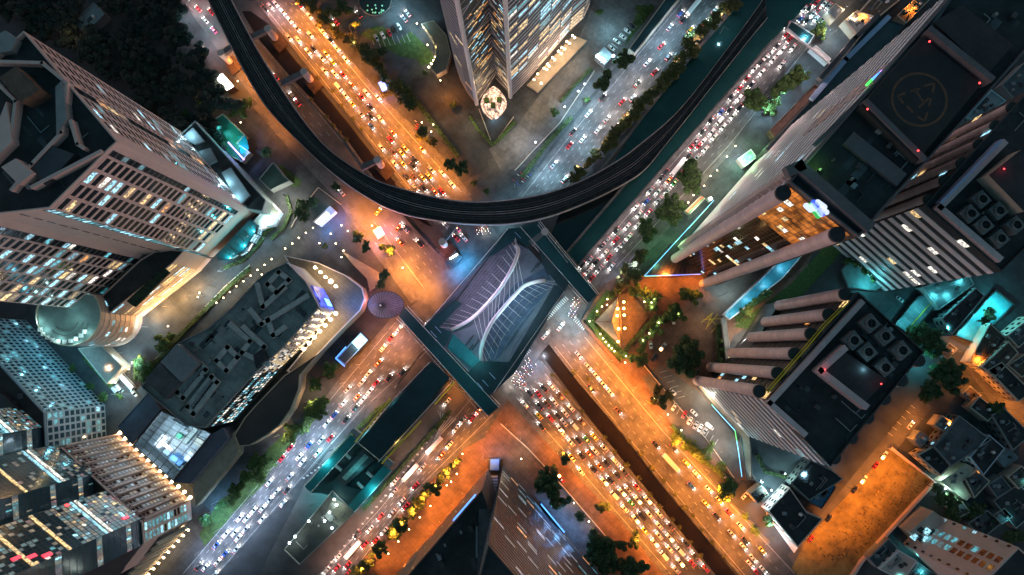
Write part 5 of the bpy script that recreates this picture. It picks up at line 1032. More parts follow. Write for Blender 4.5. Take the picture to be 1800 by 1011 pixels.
# globe lamps on short posts
GL = [((0, 1), '1760,925 1710,965 1660,1000', WM, 420), ((1, 1), '400,590 350,625 300,660 255,700 205,735 110,810 60,850 10,885 40,918', WM, 420), ((0, 2), '1615,30 1570,70 1520,105 1390,65 1400,35 1180,270 980,480 930,525 905,570 810,665', WM, 500),
      ((2, 1), '1570,15 1510,90 1440,185 1395,225 1350,295 1275,360 1238,412', WM, 700), ((2, 2), '670,80 632,132 668,120 597,165 545,235 620,325 640,355 658,380 680,405 700,425 720,445', (1., .9, .45), 300), ((2, 2), '1000,80 980,105 930,98 980,140 1090,180 1165,185 1030,245 965,320 920,370 800,480 795,525', (1., .95, .5), 330),
      ((2, 2), '1000,780 1095,890 1190,1000', WM, 900), ((1, 0), '545,175 640,285 690,305 760,395 1130,165 1165,860 1245,875 1230,925 1295,565 1205,315', WM, 520), ((2, 0), '370,750 510,590 465,640 165,1000', (.45, .6, 1.), 900), ((1, 3), '1450,160 1370,355 1225,525 1150,605 1075,690 1000,775 930,860 685,1000', (1., .75, .35), 190),
      ((2, 3), '435,505 540,635 65,195', (1., .8, .5), 900), ((3, 3), '1205,305 1245,405 120,300 25,415', (.5, 1., .9), 900), ((1, 1), '815,575 560,700 615,750 445,697 525,632 600,572 645,612 900,937 600,795 1030,870', WM, 380), ((0, 0), '1670,570 1555,650 1430,750 1690,860', WM, 380), ((1, 3), '1340,380 1410,300', (1., .75, .35), 300)]
PL = ['beside the hotel drive', 'along the curved drive above the mall', 'in the garden strip below the hotel', 'along the lane beside the east queue road', 'in the hedge of the timber pavilion', 'among the shrubs behind the timber pavilion', 'at the car park edge', 'among trees beside the northwest road', 'on the forecourt of the oval tower', 'along the orange plaza',
      'beside the triangular tower plaza', 'round the rear lane yards', 'on the crescent terrace', 'by the pool terrace path', 'between the plaza trees']
gl_p = {}
for ((c, r), s, col, p), where in zip(GL, PL):
    for i, (u, v) in enumerate(TT(c, r, s)):
        q = W(u, v, 4.2); q.z = 0
        k = 'c' if col[0] < .6 else 'w'
        lb = '%s glowing globe lamp %s, %s of its row' % ('cool' if k == 'c' else 'warm', where, od(i))
        if k not in gl_p:
            t = thing('globe_lamp', lb, 'globe lamp', (0, 0, 0), 'globe lamps on posts'); b = MB(); b.bar((0, 0, 0), (0, 0, 3.7), .08, 0, 6); b.build('post', steel_d, t); b = MB(); b.ball((0, 0, 4.2), .38, 0, 10, 6); b.build('globe', lamp_c if k == 'c' else lamp_w, t); gl_p[k] = t
        else:
            t = gl_p[k].copy(); COL.objects.link(t)
            for ch in gl_p[k].children:
                if ch.type == 'MESH': o = ch.copy(); COL.objects.link(o); o.parent = t
            tag(t, lb, 'globe lamp', 'globe lamps on posts')
        t.location = q; light('globe_light', (0, 0, 5.3), col, p, .3, parent=t)
# ================================================================== trees
def leafm(nm, c):
    m = M(nm, c, .75, 0); n = m.node_tree.nodes; l = m.node_tree.links; g = n.new('ShaderNodeNewGeometry'); r = n.new('ShaderNodeValToRGB'); l.new(g.outputs['Random Per Island'], r.inputs[0])
    r.color_ramp.elements[0].color = (*[x*.35 for x in c], 1); r.color_ramp.elements[1].color = (c[0]*2.1, c[1]*1.9, c[2]*1.6, 1); l.new(r.outputs[0], n['Principled BSDF'].inputs['Base Color']); return m
LM = [leafm('dark leaves', (.034, .064, .020)), leafm('mid green leaves', (.046, .092, .020)), leafm('olive leaves', (.072, .078, .020)), leafm('black green leaves', (.010, .019, .014))]
def crown_mesh(seed, nb, n, ls):
    r = random.Random(seed); v = []; f = []
    bl = [(0, 0, .0, .62)]
    for i in range(nb):
        a = r.random()*6.28; d = r.uniform(.35, .95); bl.append((d*math.cos(a), d*math.sin(a), r.uniform(-.25, .42), r.uniform(.16, .42)))
    wts = [q[3]**2 for q in bl]
    for i in range(n):
        x, y, z, R = r.choices(bl, wts)[0]
        d = Vector((r.gauss(0, 1), r.gauss(0, 1), r.gauss(0, 1)+.25)).normalized(); rad = R*min(1.35, r.uniform(.6, 1.02)+(.25*r.random() if r.random() < .18 else 0))
        c = Vector((x, y, z))+Vector((d.x, d.y, d.z*.75))*rad
        t = (d+Vector((r.uniform(-.7, .7), r.uniform(-.7, .7), r.uniform(-.3, .7)))).normalized(); u = t.orthogonal().normalized(); q = Matrix.Rotation(r.random()*6.28, 3, t); u = q@u; w2 = t.cross(u); s = ls*r.uniform(.6, 1.3)
        k = len(v); v += [tuple(c+u*s*.5), tuple(c+w2*s*.3-u*s*.05), tuple(c-u*s*.5), tuple(c-w2*s*.32+u*s*.04)]; f.append((k, k+1, k+2, k+3))
    me = bpy.data.meshes.new('crown'); me.from_pydata(v, [], f); me.materials.append(LM[1]); return me
CR = [crown_mesh(i, nb, n, ls) for i, (nb, n, ls) in enumerate([(9, 3000, .20), (12, 3400, .19), (8, 2800, .21), (14, 3800, .17), (5, 1300, .28), (6, 1500, .26)])]
def trunk_mesh(seed):
    r = random.Random(seed); b = MB(); b.bar((0, 0, 0), (0, 0, .55), .075, 0, 7, .05)
    for i in range(5):
        a = i*1.256+r.random(); e = Vector((.45*math.cos(a), .45*math.sin(a), .95+r.random()*.15)); b.bar((0, 0, .5), e, .04, 0, 5, .015)
    me = bpy.data.meshes.new('trunk'); me.from_pydata(b.v, [], b.f); me.materials.append(bark); return me
TR = [trunk_mesh(i) for i in range(3)]
def tree(u, v, rpx, label, group, kind=None, lm=1, hf=1.0, name='tree'):
    r = rpx/3.35; small = rpx < 9
    ht = max(2.2, r*1.15*hf)
    if name == 'tree' and lm != 1 and not small: ht = max(RD.choice((4., 5.5, 7.5)), r*1.2)
    q = W(u, v, ht*1.0); 
    t = thing(name, label, 'palm' if 'palm' in name else 'shrub' if name == 'shrub' else 'tree', (q.x, q.y, 0), group)
    k = (RD.choice([4, 5]) if small else RD.randrange(4)) if kind is None else kind
    tm = bpy.data.objects.new('trunk', RD.choice(TR)); COL.objects.link(tm); tm.parent = t; tm.scale = (r, r, ht)
    c = bpy.data.objects.new('crown', CR[k]); COL.objects.link(c); c.parent = t; c.location = (0, 0, ht); c.scale = (r*RD.uniform(.92, 1.1), r*RD.uniform(.92, 1.1), r*.8); c.rotation_euler = (0, 0, RD.random()*6.28)
    c.material_slots[0].link = 'OBJECT'; c.material_slots[0].material = LM[lm]
    return t
def row(s, where, rr, lm=1, frm='its top end', size='', kind=None, tone=None, name='tree', cr=None):
    pts = TT(*cr, s) if cr else S(s)
    if len(pts) > 13 and name == 'tree':
        q = []; rs = []
        for i, p in enumerate(pts):
            r0 = rr[i] if isinstance(rr, (list, tuple)) else rr
            q.append(p); rs.append(r0)
            if i+1 < len(pts) and math.dist(p, pts[i+1]) < 40: q.append(((p[0]+pts[i+1][0])/2+RD.uniform(-3, 3), (p[1]+pts[i+1][1])/2+RD.uniform(-3, 3))); rs.append(r0*RD.uniform(.55, .85))
        pts, rr = q, rs
    for i, (u, v) in enumerate(pts):
        r = rr[i] if isinstance(rr, (list, tuple)) else rr*RD.uniform(.85, 1.15)
        sz = 'large' if r > 22 else 'broad' if r > 15 else 'small' if r < 8 else 'leafy'
        tn = ('dark', 'green', 'olive')[lm]
        tree(u, v, r, '%s %s %s %s, %s from %s' % (sz, tn, name, where, od(i), frm), name+'s '+where, kind, lm, name=name)
row('1560,40 1500,70 1440,120 1400,170 1330,215 1270,260 1240,310 1270,360 1200,400 1165,460 1120,510 1080,550 1050,590 1010,630 960,680 920,710 880,750 850,800 800,850 770,900 720,940 690,990', 'beside the north canal', 13, 2, 'the top edge', cr=(2, 0))
row('650,20 590,80 540,130 480,190 450,240', 'on the canal bend under the viaduct', 12, 2, 'the top edge', cr=(2, 1))
row('790,420 640,580', 'between forecourt and northeast road', [20, 21], 0, 'the gate canopy', cr=(2, 0)); row('300,790 520,700 610,90', 'on the oval tower forecourt', [9, 8, 7], 1, 'the road', cr=(2, 0)); row('905,110 930,70 900,60 980,60 920,140', 'on the lawn by the teal walkway', [9, 9, 8, 7, 7], 1, 'the walkway end', cr=(2, 0))
row('1720,690 1790,750', 'over the east queue road', [22, 12], 1, 'the top', cr=(2, 0)); row('1260,240 1110,470 945,600', 'over the taxis of the east queue road', [30, 27, 21], 1, 'the top', cr=(2, 1)); row('900,800 830,880 860,930 770,970 760,1000', 'at the neon canopy corner', [16, 16, 11, 12, 10], 2, 'the road', cr=(2, 1))
row('100,610 215,520 160,560 60,700 370,190 350,230 385,265 30,760', 'beside the brown arcade and side podium', [22, 20, 15, 13, 12, 12, 7, 12], 1, 'the lane', cr=(3, 0))
row('590,190 565,225 605,160 1010,60 975,140 940,40 870,20 1130,160 1180,190 1100,200 1050,230 1010,290 990,310 920,375 905,505 780,480 690,60 740,10', 'in the garden round the timber pavilion', [8, 7, 6, 12, 11, 12, 12, 14, 12, 11, 11, 12, 9, 10, 14, 9, 8, 8], 1, 'the skywalk', cr=(2, 2))
row('1180,510 1250,440 1270,520 1210,560', 'making the big dark clump in the pavilion drive', [26, 24, 22, 18], 0, 'the pavilion', cr=(2, 2)); row('1235,30 1215,60 1290,50 1270,80', 'in the round bed at the second column foot', [13, 11, 11, 10], 1, 'the column', cr=(2, 2))
row('1470,380 1475,440 1470,510 1450,520', 'along the zigzag ramp wall', [7, 7, 8, 7], 1, 'the ramp', name='shrub', cr=(2, 2)); row('1640,170 1680,120 1740,80 1790,40 1600,210', 'along the cyan canopy hedge', [11, 11, 11, 10, 9], 1, 'its lower end', cr=(2, 2))
row('1020,720 1060,790 1100,760 1000,800', 'spreading orange by the car park corner', [12, 13, 10, 10], 2, 'the pavilion', cr=(2, 2)); row('1150,40 1240,90 1310,150 1350,200 1390,120 1460,250 1530,410 1490,440 1710,700 1640,600 1800,620', 'along the southeast road verge', [14, 13, 13, 11, 10, 9, 18, 12, 10, 8, 12], 1, 'the car park', cr=(2, 3))
row('225,330 290,440 350,500 210,400 290,260 370,190 640,530 480,590', 'on the plaza of the triangular tower', [20, 20, 14, 13, 8, 11, 13, 9], 0, 'the crossing', cr=(2, 3)); row('600,780 680,840 620,900 720,930 560,850 640,960 860,770 800,960 900,960 760,800', 'making the dark grove by the queue road', [20, 20, 18, 16, 15, 15, 14, 19, 15, 12], 0, 'the plaza', cr=(2, 3))
row('1410,215 1340,290 1300,330 1250,400 1160,480 1130,500 1100,570 990,680 960,710 1010,660 880,820 850,840 780,930 750,960 700,1000', 'in the row between return road and orange plaza', [9, 10, 9, 14, 14, 11, 13, 15, 13, 12, 13, 11, 13, 11, 12], 0, 'the crossing', cr=(1, 3))
row('520,575 560,545 415,680 440,840 380,870 360,920 480,800 250,990 330,990', 'on the verge below the bronze podium', [16, 9, 14, 17, 15, 13, 11, 13, 13], 1, 'the bus shelter', cr=(1, 2)); row('240,50 270,20 60,230 100,220 30,300 10,350', 'on the southwest road verge', [13, 10, 15, 11, 14, 12], 1, 'the bus station', cr=(1, 3)); row('1780,210 1720,330 1660,420 1640,480 1560,520 1440,620', 'at the corner of the sand wall terrace', [14, 16, 15, 12, 10, 11], 1, 'the atrium', cr=(0, 3))
row('320,10 400,60 380,20 480,130 450,160 500,80 540,200 580,240 650,270 680,300 740,350 780,400 820,370 830,440 880,500 900,540 960,600 1000,640 1040,650 1060,700 1100,740 1030,700 1180,920 1150,960 1240,1000', 'along the park side of the northwest road', [10, 11, 9, 12, 11, 9, 11, 10, 12, 10, 12, 11, 11, 11, 13, 12, 13, 12, 12, 11, 12, 11, 10, 9, 10], 2, 'the top edge', cr=(1, 0)); row('880,360 640,70 760,330 700,170 600,30 560,90 1185,515 1390,740', 'in the dark garden of the curved lounge', [10, 12, 10, 10, 11, 10, 6, 8], 0, 'the fountain', cr=(1, 0))
row('1370,150 1420,180 1460,160 1530,280 1620,330', 'at the tip of the oval tower plaza', [12, 13, 11, 7, 8], 0, 'the road', cr=(1, 1)); row('930,740 770,720 720,660 900,920 880,980 700,640 490,720', 'on the crescent terrace', [13, 11, 11, 10, 12, 9, 8], 0, 'the pink stall', cr=(1, 1)); row('340,440 300,480 390,420 340,520 420,400 310,420 560,300', 'in the dark grove by the blue gate', [12, 11, 10, 10, 8, 10, 9], 0, 'the drive', cr=(1, 1))
row('1150,380 1190,350 1120,420 1000,560 1040,580 960,600 990,520 1010,620 510,570 640,690 720,760', 'in the garden strip between hotel and mall', [14, 11, 9, 15, 14, 10, 12, 10, 8, 8, 9], 1, 'the mall', cr=(0, 2)); row('1700,780 1740,720 1640,800 1690,740 1400,740 1290,800', 'in the pool terrace garden', [12, 11, 9, 9, 10, 9], 1, 'the service road', cr=(0, 0))
row('1100,300 1150,370 1060,330 1200,420 1120,440 1050,380 1010,310', 'in the dark yard beside the cyan car park', [17, 18, 15, 15, 14, 13, 12], 0, 'the tower', cr=(3, 2)); row('1250,560 1320,600 1200,620 1270,680 1130,700 1100,760 1170,740 1330,660 1190,560', 'over the head of the rear lane', [18, 17, 16, 16, 15, 13, 13, 13, 12], 0, 'the yard', cr=(3, 2)); row('1550,190 1520,230 1590,830 1640,850', 'in the courts by the side street', [12, 9, 11, 10], 0, 'the cyan court', cr=(3, 2))
row('1250,460 1300,520 1210,480 1400,560 1700,760 1760,720 1480,540 1560,640 1300,580 1180,400 1790,300', 'in the dark rear yards', [13, 14, 11, 12, 13, 12, 11, 10, 12, 9, 12], 0, 'the yard lamp', cr=(3, 3)); row('620,840 700,880 780,860 560,820 740,930 680,800', 'in the cyan lit sunken court', [10, 11, 10, 9, 9, 8], 1, 'the corner', cr=(3, 1)); row('740,40 560,100 1060,300', 'at the striped tower foot', [6, 6, 7], 1, 'the lane', cr=(3, 1))
for a, w2 in (('650,40 720,150 800,240 890,330 970,440 1040,530 1130,620 1180,680 1250,780 1330,870', 'on the queue side of the south canal'), ('820,70 900,160 980,260 1060,345 1140,440 1210,540 1270,590 1340,690 1410,780 1490,880', 'on the southeast road side of the south canal')): row(a, w2, 5.5, 2, 'the crossing', name='shrub', cr=(2, 3))
row('280,610 385,735 490,870 540,640 430,590', 'at the head of the south canal', 5, 2, 'the crossing', name='shrub', cr=(2, 2)); row('265,570 385,700 490,820 545,880 590,930 625,980 440,540 540,640 600,740 680,830 740,900', 'along the muddy canal', 5, 2, 'the first pier', name='shrub', cr=(1, 0))
# palm by the garden house
q = W(467, 267, 7); pt = thing('palm_tree', 'dark feathery palm beside the green lawn of the garden house', 'palm', (q.x, q.y, 0)); pt['org'] = (q.x, q.y, 0)
b = MB(); b.bar((q.x, q.y, 0), (q.x, q.y, 6.8), .25, 0, 8, .16); b.build('trunk', bark, pt); b = MB()
for i in range(18):
    a = i*.349+RD.random()*.2; P = [Vector((q.x+d*math.cos(a), q.y+d*math.sin(a), 6.8+1.2*math.sin(d*.8)-.12*d*d)) for d in (0, 1, 2, 3, 4)]
    sd_ = Vector((-math.sin(a), math.cos(a), 0))
    for j in range(4): w0, w1 = (.2, .5, .5, .35, .05)[j:j+2]; b.poly([P[j]-sd_*w0, P[j+1]-sd_*w1, P[j+1]+sd_*w1, P[j]+sd_*w0])
b.build('crown', LM[0], pt)
# dark park, upper left
rp_ = random.Random(5); n = 0; pts = []
while n < 64:
    u, v = rp_.uniform(-10, 400), rp_.uniform(-10, 245)
    if v < 47+(u-31)*.66-8 and u < 308+v*.75-14 and all((u-a)**2+(v-c)**2 > 20**2 for a, c in pts) and not (135 < u < 185 and v < 62):
        pts.append((u, v)); n += 1
    elif rp_.random() < .0005: break
for u, v in pts: tree(u, v, rp_.uniform(15, 26), 'dark leafy tree standing in the unlit park', 'trees of the dark park', None, 3)
for u, v in ((125, 52), (110, 60), (118, 56)): light('park_light', W(u, v, 14), (1., .7, .3), 160, .3)
light('park_light', W(345, 145, 8), (1., .4, .2), 250, .3)

# ================================================================== planting strips, low walls and bays
HG = [('1005,207 962,252 918,312', 2.2, 'dark clipped hedge strip along the forecourt side of the northeast road'), ('985,180 1012,150 1040,122', 1.6, 'thin hedge strip beside the blue floor lights of the forecourt'), ('272,640 330,577 395,512 440,472', 2.2, 'long clipped hedge between hotel drive and mall garden'), ('395,472 430,457 455,432 470,408 482,398', 1.8, 'curved hedge round the glass lobby of the hotel'),
      ('505,345 512,372 500,400 478,420', 1.6, 'curved hedge on the outer side of the gatehouse drive'), ('585,802 620,762 668,716 690,706', 1.8, 'hedge inside the bus station ramp curve'), ('640,895 700,828 752,770 792,722', 1.8, 'hedge between bus station and return road'), ('1180,748 1240,812 1290,852', 2., 'hedge between car park and southeast road'), ('1155,555 1110,600 1092,628', 2.2, 'hedge along the lower side of the timber deck'), ('700,140 760,215 805,275', 2.4, 'hedge strip behind the trees of the northwest road'),
      ('905,215 880,244 866,256 840,228 826,205', 1.4, 'V shaped hedge in front of the glass egg'), ('1262,570 1262,610 1268,645', 2., 'green hedge beside the zigzag ramp wall'), ('215,700 180,660 150,628', 2., 'hedge beside the yard of white vans'), ('1330,800 1345,830 1380,838', 1.6, 'hedge behind the neon plinth')]
for p, wd, lb in HG:
    P, l, r = strip(p, wd); c = P[len(P)//2]; t = thing('hedge', lb, 'hedge', (c.x, c.y, 0)); b = MB(); rr = random.Random(len(lb))
    for i in range(len(P)-1):
        b.prism([l[i], r[i], r[i+1], l[i+1]], 0, 1.2)
        L_ = (P[i+1]-P[i]).length; k = int(L_*9)
        for j in range(k):
            q = P[i].lerp(P[i+1], rr.random()); e = (P[i+1]-P[i]).normalized(); q = q+Vector((-e.y, e.x))*rr.uniform(-.55, .55)*wd; a = rr.random()*6.28; s_ = rr.uniform(.3, .6); z = rr.uniform(.9, 1.6)
            b.poly([(q.x+s_*math.cos(a+k2*1.57), q.y+s_*math.sin(a+k2*1.57), z+rr.uniform(-.25, .25)) for k2 in range(4)])
    b.build('leaves', RD.choice((LM[0], LM[1])), t)
LW = [('842,192 866,256 903,206', .5, 'pale V shaped kerb wall in front of the glass egg'), ('905,300 985,215 1045,125', .4, 'low forecourt kerb wall beside the northeast road'), ('272,634 395,505 440,466', .5, 'low wall of the garden strip below the hotel'), ('1130,640 1180,700 1240,770 1290,840', .4, 'low kerb wall on the street edge of the car park'), ('960,905 1000,950 1050,1010', .4, 'kerb wall round the blue washed court'), ('880,745 930,790 985,850 1080,960', .5, 'kerb wall dividing plaza and queue road pavement'), ('512,400 535,360 560,330 600,360', .4, 'low wall round the dark grove by the blue gate'), ('1440,520 1500,580 1560,560', .4, 'low wall behind the columned tower')]
for p, wd, lb in LW:
    P, l, r = strip(p, wd); c = P[len(P)//2]; t = thing('low_wall', lb, 'wall', (c.x, c.y, 0)); b = MB()
    for i in range(len(P)-1): b.prism([l[i], r[i], r[i+1], l[i+1]], 0, .8)
    b.build('wall', creamw, t)
b = MB()
for (a, c, n, dx, dy) in (((1196, 716), (1262, 772), 9, -7, 12), ((1160, 655), (1190, 700), 6, 14, -4), ((1075, 98), (1120, 48), 9, -12, -9), ((905, 470+560), (906, 1031), 1, 0, 1), ((655, 72), (715, 60), 8, 6, 14), ((1600, 712), (1560, 760), 6, 8, 6)):
    for i in range(n):
        t = i/max(1, n-1); A, B = G([(a[0]+(c[0]-a[0])*t, a[1]+(c[1]-a[1])*t), (a[0]+(c[0]-a[0])*t+dx, a[1]+(c[1]-a[1])*t+dy)]); e = (B-A).normalized(); nn = Vector((-e.y, e.x, 0))*.12; b.poly([(x.x, x.y, .36) for x in (A-nn, B-nn, B+nn, A+nn)])
struct('bay_markings', b, white_p)

rr = random.Random(3); b = MB(); LQ = G('1575,800 1630,846 1512,972 1420,1005 1400,1005 1430,955')
for i in range(900):                                # loose dry tufts on the lot, thicker along its wall
    f, g = rr.random(), rr.random()**.5; A = LQ[0].lerp(LQ[4], f); B = LQ[1].lerp(LQ[2], f); p = A.lerp(B, g); a = rr.random()*6.28; s_ = rr.uniform(.2, .8)
    b.poly([(p.x+s_*math.cos(a+k*2.09), p.y+s_*math.sin(a+k*2.09), .15+(.5 if k == 0 else 0)) for k in range(3)])
struct('dry_grass', b, leafm('straw tufts', (.14, .095, .035)), 'stuff')
# ================================================================== cars
PAINT = {k: M('car paint '+n, c, .3, 0, spec=.6) for k, n, c in (('w', 'white', (.72, .70, .66)), ('k', 'black', (.02, .02, .024)), ('s', 'silver', (.36, .37, .39)), ('r', 'red', (.50, .02, .03)), ('y', 'yellow', (.75, .46, .02)), ('o', 'orange', (.70, .16, .02)), ('g', 'green', (.03, .30, .07)), ('b', 'blue', (.03, .10, .40)), ('n', 'brown', (.13, .06, .04)), ('p', 'pink', (.65, .10, .28)))}
CN = {'w': 'white', 'k': 'black', 's': 'silver', 'r': 'red', 'y': 'yellow', 'o': 'orange', 'g': 'green', 'b': 'blue', 'n': 'brown', 'p': 'pink', 't': 'green and yellow'}
head_m = glow('headlight', (1., .95, .86), 10); tail_m = glow('tail light', (1., .03, .03), 3.5)
def loft(b, st, m=0):
    """closed hull through stations (x, half width, z bottom, z top) with chamfered edges"""
    k0 = len(b.v)
    for x, hw, zb, zt in st:
        c = min(.16, (zt-zb)*.3); b.v += [(x, -hw+c, zb), (x, hw-c, zb), (x, hw, zb+c), (x, hw, zt-c), (x, hw-c*1.3, zt), (x, -hw+c*1.3, zt), (x, -hw, zt-c), (x, -hw, zb+c)]
    for i in range(len(st)-1):
        for j in range(8): q = (j+1) % 8; a = k0+i*8; b.f.append((a+j, a+8+j, a+8+q, a+q)[::-1]); b.m.append(m)
    b.f.append(tuple(range(k0, k0+8))[::-1]); b.m.append(m); a = k0+(len(st)-1)*8; b.f.append(tuple(range(a, a+8))); b.m.append(m)
def car_proto(kind):
    b = MB(); g = MB()
    if kind in ('car', 'taxi'):
        Ln, wd = 4.6, .91
        loft(b, [(-2.3, .74, .35, .72), (-2.2, .84, .25, .88), (-1.5, .91, .2, .96), (0, .91, .18, .95), (1.1, .90, .2, .92), (1.95, .85, .24, .80), (2.25, .74, .32, .64)])
        loft(g, [(-1.75, .74, .9, .98), (-1.15, .68, .9, 1.38), (.15, .68, .9, 1.40), (.95, .76, .88, .95)])
        loft(b, [(-1.12, .62, 1.34, 1.44), (-.5, .64, 1.36, 1.47), (.12, .61, 1.34, 1.44)], 1)
        if kind == 'taxi': b.prism([(-.45, -.3), (-.2, -.3), (-.2, .3), (-.45, .3)], 1.45, 1.62, 2)
    elif kind == 'van':
        Ln, wd = 5.2, .97
        loft(b, [(-2.6, .86, .35, 1.75), (-2.45, .95, .25, 1.95), (.6, .96, .22, 2.0), (1.25, .9, .22, 1.85)], 0); loft(b, [(1.0, .93, .22, 1.05), (2.2, .9, .25, .98), (2.6, .8, .32, .8)], 0); loft(g, [(1.1, .86, .95, 1.84), (1.35, .86, .98, 1.7), (1.95, .86, .9, 1.02)])
        b.prism([(-2.2, -.7), (.4, -.7), (.4, .7), (-2.2, .7)], 2.0, 2.04, 1)
    elif kind == 'bus':
        Ln, wd = 11.4, 1.25
        loft(b, [(-5.7, 1.18, .4, 2.9), (-5.5, 1.25, .3, 3.1), (5.3, 1.25, .3, 3.1), (5.65, 1.15, .4, 2.6)]); loft(g, [(5.5, 1.08, 1.2, 2.8), (5.72, 1.05, 1.25, 2.5)])
        for s in (-1, 1): g.prism([(-5.2, s*1.2), (5.2, s*1.2), (5.2, s*1.27), (-5.2, s*1.27)], 1.4, 2.5, bottom=True)
        b.prism([(-3.2, -.8), (-.4, -.8), (-.4, .8), (-3.2, .8)], 3.1, 3.3, 1); b.prism([(1.2, -.5), (2.2, -.5), (2.2, .5), (1.2, .5)], 3.1, 3.2, 1)
    elif kind == 'pickup':
        Ln, wd = 5.2, .93
        loft(b, [(-2.6, .88, .4, .95), (-2.5, .92, .3, 1.0), (-.7, .92, .25, 1.0), (1.3, .91, .22, .98), (2.2, .87, .25, .85), (2.55, .76, .32, .7)]); loft(g, [(-.75, .76, .95, 1.5), (.3, .74, .95, 1.55), (1.1, .8, .93, 1.0)]); loft(b, [(-.7, .66, 1.48, 1.58), (.25, .66, 1.5, 1.6)], 1)
        b.prism([(-2.4, -.72), (-.85, -.72), (-.85, .72), (-2.4, .72)], 1.0, 1.03, 2)
    for sx in (-.31, .30):
        for sy in (-1, 1): b.bar((Ln*sx, sy*(wd-.24), .33), (Ln*sx, sy*(wd-.01), .33), .33, 3, 10)
    def mk(nm, mb, mats): 
        me = bpy.data.meshes.new(nm); me.from_pydata(mb.v, [], mb.f)
        for q in mats: me.materials.append(q)
        me.polygons.foreach_set('material_index', mb.m); return me
    body = mk(kind+'_body', b, [PAINT['w'], PAINT['w'], lamp_o, black]); gm_ = mk('windows', g, [cglass])
    hl = MB(); f = Ln/2; zz = .62 if kind != 'bus' else .9
    hl.prism([(f-.22, -.16), (f+.04, -.12), (f+.04, .12), (f-.22, .16)], zz-.1, zz+.12, bottom=True); tl = MB(); tl.prism([(-f-.05, -.2), (-f+.12, -.2), (-f+.12, .2), (-f-.05, .2)], zz, zz+.24, bottom=True)
    return body, gm_, mk('headlight', hl, [head_m]), mk('tail_light', tl, [tail_m]), Ln, wd
CP = {k: car_proto(k) for k in ('car', 'taxi', 'van', 'bus', 'pickup')}
NAME = {'car': 'car', 'taxi': 'taxi', 'van': 'van', 'bus': 'bus', 'pickup': 'pickup_truck'}
hl_off = M('headlight glass off', (.5, .52, .55), .2, 0); tl_off = M('tail lamp glass off', (.25, .01, .01), .2, 0)
NC = [0]
def place(u, v, du, dv, kind, c, label, group, on=True, beam=True, rot=0.):
    body, gm_, hm, tm, Ln, wd = CP[kind]; o = W(u, v, 1.0); d = W(u+du, v+dv)-W(u, v)
    r = bpy.data.objects.new(NAME[kind], body); COL.objects.link(r); r.location = (o.x, o.y, .05); r.rotation_euler = (0, 0, math.atan2(d.y, d.x)+rot)
    p1, p2 = (PAINT['g'], PAINT['y']) if c == 't' else (PAINT[c], PAINT[c])
    for i, p in ((0, p1), (1, p2)): r.material_slots[i].link = 'OBJECT'; r.material_slots[i].material = p
    tag(r, label, NAME[kind].replace('_', ' '), group)
    if c == 't': pass
    for nm, me, ys in (('windows', gm_, (0,)), ('headlight', hm, (-wd+.26, wd-.26)), ('tail_light', tm, (-wd+.26, wd-.26))):
        for y in ys:
            q = bpy.data.objects.new(nm, me); COL.objects.link(q); q.parent = r; q.location = (0, y, 0)
            if not on and nm != 'windows': q.material_slots[0].link = 'OBJECT'; q.material_slots[0].material = hl_off if nm == 'headlight' else tl_off
    if on and beam:
        light('headlight_beam', (Ln/2+.15, 0, .75), (1., .95, .9), BEAM, .25, 'SPOT', r, (math.radians(72), 0, math.radians(-90)), 110)
    NC[0] += 1; return r
BEAM, TAIL = 520, 26
KN = {'car': 'car', 'taxi': 'taxi', 'van': 'van', 'bus': 'bus', 'pickup': 'pickup'}
def fleet(entries, dirpx, where, group, frm, on=True, beam=True, unit=10.5, lanes='lane', jr=2.5, snap=False):
    """entries (u, v, code).  label: colour kind in the n-th lane counted from a landmark, m-th from the crossing"""
    D = Vector(dirpx).normalized(); Nn = Vector((-D.y, D.x)); rows = {}
    E = []
    for u, v, code in entries:
        k = 'taxi' if code[0] in 'yopgt' and len(code) < 2 else 'car'
        if len(code) > 1: k = {'v': 'van', 'l': 'bus', 'u': 'pickup', 'c': 'car', 't': 'taxi'}[code[1]]
        E.append([u, v, code[0], k, Vector((u, v)).dot(Nn), Vector((u, v)).dot(D)])
    E.sort(key=lambda e: e[4]); base = E[0][4] if E else 0
    for e in E: rows.setdefault(round((e[4]-base)/unit), []).append(e)
    for li, (rk, es) in enumerate(sorted(rows.items())):
        es.sort(key=lambda e: -e[5])
        if snap:
            for a_, e in enumerate(es):
                t = base+rk*unit+RD.uniform(-.6, .6)
                if a_ and es[a_-1][5]-e[5] < 19: e[5] = es[a_-1][5]-19
                q = D*e[5]+Nn*t; e[0], e[1] = q.x, q.y
        for i, e in enumerate(es):
            lb = '%s %s %s, %s in %s lane %s' % (CN[e[2]], KN[e[3]], where, od(i), od(li), frm)
            place(e[0], e[1], D.x, D.y, e[3], e[2], lb, group, on, beam, math.radians(RD.uniform(-jr, jr)))
def P(c, r, s): return [(*T(c, r, float(a.split(',')[0]), float(a.split(',')[1])), a.split(',')[2]) for a in s.split()]
jam = P(2, 3, '355,10,wc 415,80,wc 465,65,k 525,60,t 580,40,y 650,120,s 585,140,w 545,160,o 490,175,k 420,185,y 485,285,wc 570,270,k 620,250,o 665,225,k 725,210,w 790,285,k 740,310,k 690,345,k 650,355,wu 722,450,wv 775,430,wu 820,415,s 880,395,r 885,485,wu 955,485,wu 840,505,g 795,545,wc 870,620,wu 912,600,kv 970,590,w 1040,585,w 1035,665,w 1115,668,n 935,700,y 1035,735,w 1110,750,wu 1225,790,k 1005,785,wu 1110,830,w 1185,845,wv 1070,875,wv 1290,885,k 1185,925,wu 1265,925,r 1155,975,s 1360,965,r')
